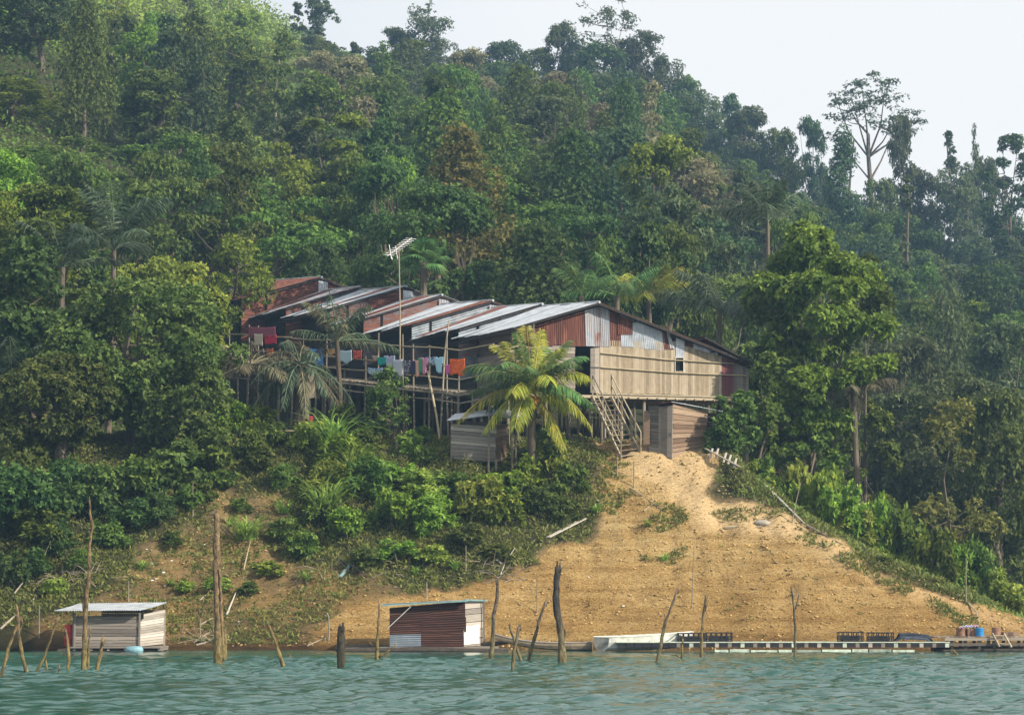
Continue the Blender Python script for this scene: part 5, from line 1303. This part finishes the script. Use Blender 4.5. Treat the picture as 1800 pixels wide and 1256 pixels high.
    for (a_,b_,c_,d_,e_,f_) in (('round',820,284,92,55,'leaf_dark'),('round',935,283,74,55,'leaf_mid'),('round',1008,284,52,58,'leaf_grey'),('round',1105,282,58,58,'leaf_grey'),('round',1055,276,66,75,'leaf_dark'),('round',1180,280,88,52,'leaf_grey'),('round',1213,277,122,42,'leaf_mid'),('round',768,284,58,52,'leaf_grey'),('airy',700,285,50,48,'leaf_grey'),('round',1385,266,212,46,'leaf_mid'),('round',1312,272,185,46,'leaf_dark'),('round',735,280,84,66,'leaf_grey'),('round',870,277,100,60,'leaf_mid'),('round',560,284,72,40,'leaf_grey'),('round',985,262,118,70,'leaf_grey'),('round',1130,262,128,68,'leaf_mid'),('round',1560,250,300,50,'leaf_mid'),('round',1745,262,255,50,'leaf_grey')):
        K(a_,b_,c_,d_,e_,f_)
    # hillside fill
    tries = 0; rg = np.random.default_rng(5)
    while tries < 9000 and len(recs) < 285:
        tries += 1
        Y = 106+ (292-106)*rg.random()**.85; px = rg.uniform(-70,1870); x = X(px, Y)
        if -17-(Y-110)*.5 < x < 12 and Y < 117+6*(x < -6): continue
        if Y < 122 and px < 640 and px > 380: continue
        sp = 4.3+ (Y-106)/190*3.9
        if px < 540 and Y > 190: sp *= 1.6
        if any((a-x)**2+((b-Y)*.8)**2 < (sp*.5+c*.42)**2 for a,b,c in placed): continue
        z = Hs(x, Y); u, vg = proj(x, Y, z)
        if vg < -120: continue
        r = rg.random(); nn = float(vnoise(x*.05+3, Y*.05, 77)); h = rg.uniform(7.5,12.5); w = rg.uniform(2.9,4.6)
        if px < 640 and vg < 240 and Y > 170:       # scrubby upper left slope
            kind = ['slender','airy','round','layer','slender'][int(r*5)]; leaf = ['leaf_bright','leaf_yellow','leaf_olive','leaf_grey','leaf_yellow'][int(rg.random()*5)]; h = rg.uniform(4.5,9.5) ; w = rg.uniform(1.6,3.4)
            if kind == 'slender': w = 1.6; h += 2
        elif px > 1180 and Y < 165 and px < 1900:
            kind = ['round','layer','round','airy','round','column'][int(r*6)]; leaf = ['leaf_blue','leaf_dark','leaf_mid','leaf_blue','leaf_grey','leaf_olive'][int(rg.random()*6)].replace('dark','mid').replace('blue','grey' if rg.random() < .6 else 'blue'); h *= 1.12
            if kind == 'column': w = 2.4
        elif Y < 150:
            kind = ['round','layer','layer','cone','round','airy'][int(r*6)]; leaf = (['leaf_bright','leaf_mid','leaf_mid','leaf_yellow','leaf_olive'] if px < 500 else ['leaf_dark','leaf_mid','leaf_dark','leaf_bright','leaf_blue'])[int(rg.random()*5)]
        else:
            kind = ['round','round','layer','airy','slender','round','cone'][int(r*7)]; leaf = (['leaf_brown','leaf_grey','leaf_mid','leaf_olive','leaf_brown'] if nn > .5 and px > 560 and px < 1300 else ['leaf_grey','leaf_mid','leaf_blue','leaf_dark','leaf_olive'])[int(rg.random()*5)]
            if kind == 'slender': w = 1.9; h = rg.uniform(9,13)
        if Y > 265: h *= .78
        u2, vt = proj(x, Y, z+h)
        if vt > 990: continue
        sk = float(np.interp(px, [400,470,520,600,700,830,900,1000,1100,1160,1230,1300,1400,1470,1600,1800], [-60,0,50,90,66,92,72,58,52,78,160,178,242,235,258,240]))
        lim = 245 if (Y < 150 and px < 420) else (225 if Y < 140 else -999)
        if px > 1180 and Y < 150: lim = 330
        if vt < lim: h *= max(.3,(vg-lim)/(vg-vt)); vt = lim
        if vt < sk: h *= max(.3,(vg-sk)/(vg-vt)); vt = sk
        if h < 3: continue
        ks = key_of[kind]; pr = far[ks[int(rg.integers(len(ks)))]]
        recs.append([pr, (x,Y,z-.1), w/pr['W'], h/10., kind, leaf, px, vt, None]); placed.append((x, Y, w))
    cols = [(-200,90,'at the far left edge'),(90,200,'above the left floating hut'),(200,330,'above the large olive tree'),(330,440,'above the bright yellow-green tree'),(440,560,'above the rearmost roofs'),(560,660,'left of the television aerial'),(660,760,'above the television aerial'),(760,860,'above the pointed rust-tinged tree'),(860,960,'above the coconut palm'),(960,1060,'above the front gable peak'),(1060,1160,'above the bamboo wall'),(1160,1270,'above the gable window'),(1270,1390,'above the dark areca palm'),(1390,1470,'above the tall full-crowned tree'),(1470,1560,'around the umbrella tree'),(1560,1650,'right of the umbrella tree'),(1650,1740,'above the blue bin'),(1740,2100,'at the far right edge')]
    bands = [(-999,70,'at the very top'),(70,170,'high up'),(170,260,'on the upper slope'),(260,350,'midway up the slope'),(350,450,'low on the slope'),(450,570,'near the slope foot'),(570,2000,'at the slope foot')]
    cells = {}
    for r_ in recs:
        if r_[8]: continue
        c = next(c[2] for c in cols if c[0] <= r_[6] < c[1]); b = next(b[2] for b in bands if b[0] <= r_[7] < b[1])
        cells.setdefault((r_[4], r_[5], b, c), []).append(r_)
    ordn = ['leftmost','second from the left','third from the left','fourth from the left','fifth from the left','sixth from the left']
    for (kd, lf, b, c), rs in cells.items():
        rs.sort(key=lambda q: q[6])
        for i, r_ in enumerate(rs):
            r_[8] = f"{look_c[lf]} {look_k[kd]} {'' if kd == 'column' else 'tree '}{b}, {c}"+('' if len(rs) == 1 else ', '+('nearer' if len(rs) == 2 and r_[1][1] == min(q[1][1] for q in rs) else 'farther' if len(rs) == 2 else ordn[min(i,5)]))
    nm = {'round':'forest_tree','layer':'forest_tree','slender':'slender_tree','airy':'forest_tree','cone':'pointed_tree','column':'vine_covered_tree','umbrella':'emergent_tree'}
    for pr, loc, sx_, sz_, kd, lf, px, vt, lab in recs:
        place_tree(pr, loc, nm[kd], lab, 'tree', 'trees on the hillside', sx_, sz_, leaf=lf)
    # ---------- undergrowth of the hill (nobody could count it)
    rg = np.random.default_rng(9); n = 260000
    yy = 98+ (305-98)*rg.random(n)**.8; uu = rg.uniform(-260,2060,n); xx = (uu-900)*yy/F
    keep = ~((xx > -17-(yy-110)*.5) & (xx < 11.5) & (yy < 124)) & ~((yy < 104) & (xx > -18) & (xx < 9)); xx, yy = xx[keep], yy[keep]; zz = H(xx, yy)+rg.random(len(xx))**2*1.8*np.clip(yy/160,.5,1.6)
    pos = np.stack([xx,yy,zz],1); m = len(pos); t = unit(rg.normal(size=(m,3))+[0,-.3,.5]); nn = unit(rg.normal(size=(m,3))*.6+[0,-.4,1])
    sz = .28+ (yy-100)/200*.30
    V, Q = leaf_quads(pos, t, nn, sz*(.6+.9*rg.random(m)), sz*.5*(.6+.9*rg.random(m)), .3)
    me = np_mesh('hillside_undergrowth', V, Q, np.clip(.15+.55*vnoise(xx*.12,yy*.12,4)+.4*rg.random(m)-.1+.45*np.clip((560-(900+F*xx/yy))/200,0,1)*np.clip((yy-160)/40,0,1),0,1)); tag(link_mesh(me, 'hillside_undergrowth', M['leaf_mid'], None), 'low leafy undergrowth covering the hillside between the trees', 'undergrowth', kind='stuff')

    # ---------- bushes
    bp = {}
    for i,(key,lf,n,ll,lw) in enumerate([('b1','leaf_bright',3600,.17,.08),('b2','leaf_mid',3600,.17,.085),('b3','leaf_bright',3000,.2,.07),('b4','leaf_olive',3200,.14,.07),('b5','leaf_yellow',3000,.16,.08)]):
        bp[key] = make_tree(key, 'bush', 300+i, lf, 'bark', 1.6, 1.0, n, ll, lw)
    keys = list(bp)
    def bush(px, v, rp, hp, leaf, label, grp, cat='bush', Y=None, name='bush', key=None):
        g = G(px, v) if Y is None else Vector((X(px,Y),Y,Hs(X(px,Y),Y))); k = g.y/F; pr = bp[key or keys[int(RG.integers(len(keys)))]]
        place_tree(pr, (g.x,g.y,g.z-.08), name, label, cat, grp, rp*k, hp*k/1.6, leaf=leaf, crown='foliage', trunk='stem')
    g1 = 'bushes on the slope below the longhouse'
    B = [(548,800,45,70,'leaf_bright'),(600,830,52,75,'leaf_mid'),(640,800,45,60,'leaf_mid'),(575,880,50,80,'leaf_bright'),(640,880,55,90,'leaf_mid'),(700,860,46,62,'leaf_bright'),(745,880,55,62,'leaf_bright'),(690,930,50,85,'leaf_mid'),(790,875,50,58,'leaf_mid'),(610,950,45,75,'leaf_mid'),(560,930,40,60,'leaf_mid'),(760,940,50,80,'leaf_mid'),(835,915,52,85,'leaf_bright'),(882,882,46,62,'leaf_bright'),(930,860,48,75,'leaf_bright'),(968,840,48,100,'leaf_bright'),(1005,870,42,70,'leaf_mid'),(890,930,42,70,'leaf_mid'),(950,910,42,65,'leaf_olive'),(1000,915,36,50,'leaf_olive'),(820,965,42,50,'leaf_olive'),(700,985,40,45,'leaf_mid'),(640,1000,36,45,'leaf_olive'),(760,990,36,40,'leaf_yellow'),(535,980,36,55,'leaf_mid'),(960,810,38,72,'leaf_bright'),(742,815,26,34,'leaf_mid'),(720,800,30,50,'leaf_bright'),(660,770,34,42,'leaf_dark'),(850,850,32,24,'leaf_mid'),(800,848,30,22,'leaf_bright'),(870,985,32,34,'leaf_olive'),(580,800,40,55,'leaf_mid')]
    B = [(*b_[:4], 'leaf_bright' if (b_[4] == 'leaf_mid' and i_%2) else ('leaf_yellow' if b_[4] == 'leaf_bright' and i_%3 == 0 else b_[4])) for i_, b_ in enumerate(B)]
    def lab_near(px, v, lf):
        refs = [(800,835,'right below the plank store hut'),(968,830,'below the coconut palm fronds'),(690,900,'below the slender stem tree'),(560,870,'right of the tall grass clump'),(600,960,'low on the slope above the black stump'),(760,960,'low on the slope above the rusty shed'),(890,900,'left of the broad pale plank'),(1000,900,'at the right edge of the bush mass')]
        return min(refs, key=lambda r_: (r_[0]-px)**2+(r_[1]-v)**2)[2]
    def bushes(Bs, grp, labf, crest=False):
        cells = {}
        for b in Bs: cells.setdefault((labf(b[0],b[1],b[4]), b[4]), []).append(b)
        wd = ['lowest','second lowest','third lowest','fourth lowest','fifth lowest']
        for (ln_, lf), rs in cells.items():
            rs.sort(key=lambda b: -b[1])
            for i, b in enumerate(rs):
                if crest:
                    xg = X(b[0], 93); yc = float(np.interp(xg,[0,8.5,14,20,40],[104,97,93,88.5,87])); Yb = yc+random.uniform(-.4,1.8); gz = Hs(X(b[0],Yb),Yb); k_ = Yb/F
                    hh_ = max(b[3]*.9*k_, P(b[0], b[1]-b[3]*.8, Yb).z-gz); b = (b[0],b[1],b[2]*1.1,hh_/k_,lf,Yb)
                bush(b[0],b[1],b[2],b[3],lf, (f'{look_c[lf]} leafy bush {ln_}' if len(rs) == 1 else f'{wd[min(i,4)]} {look_c[lf]} leafy bush {ln_}'), grp, Y=(b[5] if crest else None))
    bushes(B, g1, lab_near)
    B2 = [(1330,845,38,55,'leaf_yellow'),(1375,870,40,60,'leaf_yellow'),(1300,850,30,40,'leaf_olive'),(1410,890,42,75,'leaf_bright'),(1440,915,42,80,'leaf_yellow'),(1475,905,45,100,'leaf_bright'),(1500,940,45,85,'leaf_yellow'),(1535,925,48,105,'leaf_bright'),(1560,965,45,85,'leaf_bright'),(1590,950,45,90,'leaf_mid'),(1620,985,45,85,'leaf_bright'),(1650,965,42,80,'leaf_mid'),(1680,1010,42,80,'leaf_bright'),(1705,995,38,75,'leaf_mid'),(1735,1035,38,60,'leaf_yellow'),(1770,1050,34,50,'leaf_yellow'),(1400,850,40,70,'leaf_yellow'),(1450,860,40,70,'leaf_bright'),(1520,985,30,35,'leaf_yellow'),(1600,1010,28,30,'leaf_yellow'),(1340,820,34,48,'leaf_mid'),(1270,835,22,25,'leaf_yellow'),(1460,950,26,30,'leaf_yellow'),(1660,1040,26,25,'leaf_yellow')]
    def lab2(px, v, lf):
        refs = [(1300,835,'beside the broken steps on the ridge'),(1390,870,'above the upper fallen pole'),(1470,910,'above the lower fallen pole'),(1540,950,'midway down the right ridge'),(1620,980,'on the right ridge below the brownish tree'),(1720,1020,'at the low end of the right ridge')]
        return min(refs, key=lambda r_: (r_[0]-px)**2+(r_[1]-v)**2)[2]
    bushes(B2, 'bushes along the right ridge', lab2, True)
    B3 = [(330,900,36,55,'leaf_mid'),(280,920,40,60,'leaf_dark'),(230,930,42,60,'leaf_dark'),(190,960,40,60,'leaf_mid'),(300,960,30,35,'leaf_olive'),(350,880,34,50,'leaf_mid'),(390,860,34,45,'leaf_mid'),(140,1000,30,45,'leaf_mid'),(95,1045,26,35,'leaf_yellow'),(380,1035,34,30,'leaf_yellow'),(330,1040,24,24,'leaf_yellow'),(470,1010,34,30,'leaf_yellow'),(440,1040,30,25,'leaf_olive'),(420,900,26,35,'leaf_mid'),(500,860,34,50,'leaf_mid'),(460,830,36,50,'leaf_olive'),(500,950,34,50,'leaf_mid'),(440,800,34,70,'leaf_mid'),(480,790,32,55,'leaf_mid'),(270,880,34,50,'leaf_dark'),(45,905,75,130,'leaf_olive'),(115,915,70,120,'leaf_dark'),(180,905,70,110,'leaf_olive'),(245,885,66,100,'leaf_mid'),(310,858,60,95,'leaf_olive'),(365,835,50,85,'leaf_mid'),(70,960,60,80,'leaf_mid'),(60,1010,40,60,'leaf_dark'),(15,1030,44,80,'leaf_dark'),(110,970,40,70,'leaf_dark')]
    def lab3(px, v, lf):
        refs = [(60,900,'under the trees at the left edge'),(190,890,'under the large olive tree'),(330,850,'under the right half of the large olive tree'),(60,1000,'on the dark lower left bank'),(170,970,'behind the very tall crooked trunk'),(290,920,'left of the slim grey pole'),(370,880,'above the thickest dead trunk'),(370,1040,'low on the scrub slope by the thickest trunk'),(470,810,'under the bamboo tables'),(480,1000,'between the thickest trunk and the black stump')]
        return min(refs, key=lambda r_: (r_[0]-px)**2+(r_[1]-v)**2)[2]
    bushes(B3, 'bushes on the left slope', lab3)
    # fern / moringa green in front of the deck, left
    for i,(px,Y,vt,hf,lf,lab) in enumerate([(395,97.5,690,42,'leaf_bright','feathery light green shrub under the left end of the deck'),(445,98.2,700,45,'leaf_bright','feathery green shrub behind the left bamboo table'),(605,96.5,700,30,'leaf_mid','vine-wrapped green shrub in front of the stilts'),(745,96,742,24,'leaf_mid','small bright shrub at the foot of the bamboo prop')]):
        h = (P(px,vt,Y).z-Hs(X(px,Y),Y)); place_tree(bp['b3'], (X(px,Y),Y,Hs(X(px,Y),Y)-.1), 'shrub', lab, 'shrub', None, hf*Y/F, h/1.6, leaf=lf, crown='foliage', trunk='stem')
    # grass clumps
    for i,(px,v,h,n,lab) in enumerate([(435,948,1.9,110,'pale green tall grass clump right of the thickest dead trunk'),(405,925,1.0,30,'smaller tall grass tuft at the left foot of the pale clump'),(575,905,3.0,90,'tall reed-like grass clump left of the bush mass'),(590,800,3.2,110,'highest reed-like grass clump in front of the stilts'),(622,845,2.6,70,'tall reed-like grass clump right of the highest one')]):
        grass_clump(G(px,v)+Vector((0,-.5 if i > 1 else 0,.2 if i > 1 else 0)), lab, h, n, i, 'reed', w=.075)
    for i,(px,v,h_,lab) in enumerate([(660,1000,.8,'low grass tuft below the bushes, above the rusty shed left corner'),(730,1010,.7,'low grass tuft above the middle of the rusty shed'),(800,1000,.8,'low grass tuft above the right end of the rusty shed'),(1140,925,.6,'low grass tuft on the clay below the grey pipe'),(1168,985,.6,'lone low grass tuft in the middle of the clay slope'),(300,1030,.7,'low grass tuft behind the grey floating hut roof'),(540,1020,.8,'low grass tuft left of the turquoise board'),(1050,900,.8,'low grass tuft by the bleached stick'),(1400,900,.8,'grass tuft at the upper pole on the right ridge'),(1560,985,.7,'grass tuft midway on the right ridge edge'),(500,900,1.2,'tall grass tuft between the pale clump and the bush mass'),(250,1000,.8,'grass tuft on the left slope among the litter')]):
        grass_clump(G(px,v), lab, h_, 46, 40+i, 'reed', w=.05)
    grass_clump(G(740,800), 'small spiky grass clump at the foot of the bamboo prop', .9, 30, 9, 'leaf_bright')
    grass_clump(G(1500,830), 'spiky grass clump on the far side of the right ridge', .9, 30, 12, 'leaf_bright') if False else None
    # broad leaves
    broad_plant(Vector((X(935,93.5),93.5,Hs(X(935,93.5),93.5))), 'small broad-leaved banana plant behind the plank store hut', 'leaf_blue', 1.9, 6, 3)
    for i,(px,Y,h) in enumerate([(1480,101,3.4),(1510,103,3.0),(1460,99.5,2.6)]):
        x = X(px,Y); broad_plant(Vector((x,Y,Hs(x,Y)+(.6 if i < 2 else 0))), ['tall glossy banana plant below the tall full-crowned tree','farther banana plant right of the tall glossy one','lower banana plant at the foot of the tall full-crowned tree'][i], 'leaf_blue', h, 10, 10+i)
    # low grass and weeds: stuff
    rg = np.random.default_rng(12); n = 150000
    xx = rg.uniform(-24,26,n); yy = rg.uniform(83.4,104,n); zz = H(xx,yy); u, v = proj(xx,yy,zz)
    wu = u+55*fbm(xx*.5,yy*.5,4,2); wv = v+30*fbm(xx*.5+9,yy*.6,4,4)
    cl = inpoly(wu,wv,CLAY); scb = inpoly(wu,wv,SCRUB)
    pt = vnoise(xx*.55,yy*.8,60)*.6+vnoise(xx*1.7,yy*2.2,61)*.4
    extra = (((u-1140)/70)**2+((v-910)/28)**2 < 1) | (((u-1165)/45)**2+((v-972)/20)**2 < 1) | (((u-1060)/60)**2+((v-850)/50)**2 < 1) | ((np.abs((u-1500)*.53-(v-988)) < 12) & (u > 1400) & (u < 1720)) | (((u-1310)/60)**2+((v-905)/12)**2 < 1)
    prob = np.where(cl, np.where(extra, 1.0*(pt > .36), .012*(pt > .5)), np.where(scb, np.where(pt > .42, .6, .08), .9))
    path = inpoly(u, v, [(1085,800),(1125,775),(1240,785),(1262,850),(1390,905),(1380,940),(1230,925),(1180,870),(1110,830)]); prob = np.where(path & ~extra, .004, prob)
    under = (xx > -15) & (xx < 9) & (yy > 97.5); prob = np.where(under, .05, prob)
    k = rg.random(n) < prob; xx,yy,zz = xx[k],yy[k],zz[k]; m = len(xx)
    pos = np.stack([xx,yy,zz-.02],1); pos = np.repeat(pos,3,0)+rg.normal(size=(m*3,3))*[.06,.06,0]; mm = len(pos)
    t = unit(rg.normal(size=(mm,3))*[.7,.7,.25]+[0,0,.8]); nn = unit(rg.normal(size=(mm,3))+[0,-.8,.4])
    V, Q = leaf_quads(pos,t,nn,.10+.20*rg.random(mm)**1.5,.03+.045*rg.random(mm),.15)
    me = np_mesh('low_grass', V, Q, rg.random(mm)); tag(link_mesh(me,'low_grass',M['weed'],None),'patchy low grass and weeds on the slopes','grass',kind='stuff')
    n = 60000; xx = rg.uniform(6,24,n); yy = rg.uniform(84,101,n); zz = H(xx,yy); u, v = proj(xx,yy,zz)
    k = inpoly(u+20*fbm(xx,yy,3,70), v+10*fbm(xx,yy,3,71), [(1240,790),(1350,820),(1500,900),(1640,970),(1820,1050),(1830,1105),(1640,1030),(1500,972),(1400,912),(1340,890),(1252,848)]) & (rg.random(n) < np.clip((vnoise(xx*.9,yy*1.1,90)*.6+vnoise(xx*2.6,yy*3,91)*.4-.36)*2.4,0,.75)); xx,yy,zz = xx[k],yy[k],zz[k]; m = len(xx)
    t = unit(rg.normal(size=(m,3))*[.5,.5,.2]+[0,0,1]); nn = unit(rg.normal(size=(m,3))*.5+[.5,-.8,.3])
    V, Q = leaf_quads(np.stack([xx,yy,zz-.02],1),t,nn,.12+.26*rg.random(m)**1.4,.03+.03*rg.random(m),.2)
    me = np_mesh('ridge_grass', V, Q, .05+.7*rg.random(m)); tag(link_mesh(me,'ridge_grass',M['weed'],None),'light green tall grass along the right ridge of the clay slope','grass',kind='stuff')
    # loose clods and gravel on the clay
    n = 34000; xx = rg.uniform(-20,24,n); yy = rg.uniform(83.2,98.5,n); zz = H(xx,yy); u,v = proj(xx,yy,zz); k = inpoly(u,v,CLAY)|(inpoly(u,v,SCRUB)&(rg.random(n) < .5)); xx,yy,zz = xx[k],yy[k],zz[k]; m = len(xx)
    s = .012+.040*rg.random(m)**5; base = np.array([[-1,-1,-.5],[1,-1,-.5],[1,1,-.5],[-1,1,-.5],[-.6,-.7,.7],[.7,-.6,.8],[.6,.7,.6],[-.7,.6,.75]])
    an = rg.random(m)*6.28; ca, sa = np.cos(an), np.sin(an); V = base[None]*(1+.3*rg.normal(size=(m,8,3))*.6); V = V*s[:,None,None]*np.array([1.3,1,.8]); VX = V[:,:,0]*ca[:,None]-V[:,:,1]*sa[:,None]; VY = V[:,:,0]*sa[:,None]+V[:,:,1]*ca[:,None]
    V = np.stack([VX+xx[:,None],VY+yy[:,None],V[:,:,2]+zz[:,None]],2).reshape(-1,3); fq = np.array([[0,3,2,1],[4,5,6,7],[0,1,5,4],[1,2,6,5],[2,3,7,6],[3,0,4,7]]); Q = (fq[None]+8*np.arange(m)[:,None,None]).reshape(-1,4)
    me = np_mesh('gravel', V, Q, np.repeat(rg.random(m),6)); tag(link_mesh(me,'gravel',M['clod'],None),'loose clods and gravel scattered on the clay slope','gravel',kind='stuff')

def palms():
    coconut()
    fan_palm(745,462,113.5,'fan palm standing behind the roofs, right of the television aerial', 'frond_green', 26, 3)
    palm(1349,392,109,'dark upswept areca palm rising behind the tall full-crowned tree','frond_dark',13,3.0,(20,88),.55,.3,seed=4,ldens=40,L0=.8,r=.12,width=.06)
    palm(1085,520,111,'pale feathery palm behind the front gable','frond_green',10,2.8,(20,80),.6,.2,seed=5,L0=.8)
    palm(1022,520,109,'small pale palm left of the feathery one behind the front gable','frond_green',8,2.2,(30,85),.5,.2,seed=6,L0=.7)
    palm(1140,520,113,'golden feathery palm right of the two behind the front gable','frond_gold',10,2.6,(10,70),.6,.2,seed=7,L0=.8)
    palm(1265,545,104.5,'dark drooping palm behind the right roof slope','frond_dark',13,3.4,(5,70),.6,.2,seed=8,L0=.9,width=.06)
    palm(200,440,103,'large bluish feathery palm above the large olive tree','frond_dark',15,3.8,(25,85),.45,.25,seed=9,L0=.95,ldens=44,width=.07)
    palm(110,470,101,'bluish palm left of the large feathery palm','frond_dark',11,3.0,(10,70),.5,.25,seed=10,L0=.8,width=.06)
    palm(20,655,95,'pale drooping palm at the left photo edge','frond_dark',9,2.4,(0,60),.6,.2,seed=12,L0=.7)
    palm(1500,690,100.5,'palm with dry drooping fronds right of the pale trunk','frond_dry',8,2.0,(0,50),.6,.2,seed=14,L0=.6)
    # the old sago palm in front of the deck
    Y = 98.0
    e = palm(526,640,Y,'shaggy old sago palm with dry hanging fronds in front of the deck','frond_dark',26,2.25,(-25,80),.75,.6,bmat='bark_dark',r=.24,ldens=50,L0=.55,seed=20,sparse=.75,width=.04,curl=1.15,name='sago_palm')
    palm(592,600,98.8,'upright younger sago palm with spear leaves right of the shaggy one','frond_dark',17,2.5,(0,88),.6,.6,bmat='bark_dark',r=.12,ldens=44,L0=.5,seed=23,sparse=.85,name='sago_palm')
    palm(440,640,98.2,'grey-green drooping palm at the left end of the laundry','frond_dry',15,2.3,(-25,60),.8,.5,bmat='bark_dark',r=.12,ldens=38,L0=.6,seed=24,name='sago_palm')
    O = Vector(P(548,652,Y-.6)); w = MB(O); 
    w.panel(P(537,700,Y-.5),P(556,700,Y-.5),P(551,650,Y-.55),P(543,652,Y-.55),3,.05,0,.02,.03); w.panel(P(541,690,Y-.42),P(552,696,Y-.42),P(552,652,Y-.5),P(545,650,Y-.5),2,.05,0,.02,.03)
    o = w.build('leaf_sheath', M['bamboo_wall'], e); o.location = O-e.location

#=====SKY, AIR, LIGHT, CAMERA
def world():
    to_sun = Vector((.74,-.46,.54)).normalized()
    s = bpy.data.lights.new('sun','SUN'); s.energy = 5.0; s.angle = R(.6); s.color = (1,.90,.74); o = bpy.data.objects.new('sun', s); C.objects.link(o); o.rotation_euler = (-to_sun).to_track_quat('-Z','Y').to_euler(); o.location = (0,0,60)
    w = bpy.data.worlds.new('World'); sc.world = w; w.use_nodes = True; t = w.node_tree; bg = t.nodes['Background']
    sk = t.nodes.new('ShaderNodeTexSky'); sk.sky_type = 'NISHITA'; sk.sun_disc = False; sk.sun_elevation = math.asin(to_sun.z); sk.sun_rotation = math.atan2(to_sun.x, to_sun.y); sk.dust_density = 3.0; sk.air_density = 1.0; sk.ozone_density = 1.0
    # thin high cloud: whiter to the right, hint of blue to the left
    tc = t.nodes.new('ShaderNodeTexCoord'); n1 = t.nodes.new('ShaderNodeTexNoise'); n1.inputs['Scale'].default_value = 1.6; n1.inputs['Detail'].default_value = 5; L(t, tc.outputs['Generated'], n1.inputs[0])
    sx = t.nodes.new('ShaderNodeSeparateXYZ'); L(t, tc.outputs['Generated'], sx.inputs[0])
    f = mathn(t,'ADD',mathn(t,'MULTIPLY',sx.outputs[0],2.2),mathn(t,'MULTIPLY',n1.outputs['Fac'],.8))
    cover = ramp(t, f, [(.10,(.78,)*3),(.50,(.97,)*3)])
    L(t, mix(t, cover, sk.outputs[0], (6.5,6.42,6.3)), bg.inputs[0]); bg.inputs[1].default_value = .10
    bm = bpy.data.materials.new('haze_air'); bm.use_nodes = True; tt = bm.node_tree; tt.nodes.clear(); out = tt.nodes.new('ShaderNodeOutputMaterial'); v = tt.nodes.new('ShaderNodeVolumePrincipled')
    v.inputs['Color'].default_value = (.38,.66,1,1); v.inputs['Density'].default_value = .0005; v.inputs['Anisotropy'].default_value = .15; L(tt, v.outputs[0], out.inputs['Volume'])
    bx = MB((0,0,0)); bx.box((0,185,64), (540,490,138)); h = bx.build('haze', bm, None); tag(h, kind='stuff'); h['label'] = 'thin bluish haze in the air before the hillside'; h['category'] = 'haze'
    cam = bpy.data.cameras.new('camera'); co = bpy.data.objects.new('camera', cam); C.objects.link(co); co.location = (0,0,CAMZ); co.rotation_euler = (math.pi/2+TH,0,0)
    cam.sensor_width = 36; cam.lens = 36*F/1800; cam.clip_start = .5; cam.clip_end = 3000; sc.camera = co
    sc.view_settings.view_transform = 'Standard'; sc.view_settings.look = 'None'; sc.view_settings.exposure = .68; sc.view_settings.gamma = 1; sc.view_settings.use_curve_mapping = False
    cy = sc.cycles; cy.max_bounces = 6; cy.diffuse_bounces = 3; cy.transmission_bounces = 4; cy.volume_bounces = 0; cy.transparent_max_bounces = 8; cy.use_denoising = True
import os
FAST = os.environ.get('SKIPVEG')
setting(); hut_left(); hut_mid(); small_sheds(); longhouse(); stairs(); laundry(); palms(); stakes(); shore(); debris(); aerial()
if not FAST: vegetation()
world()
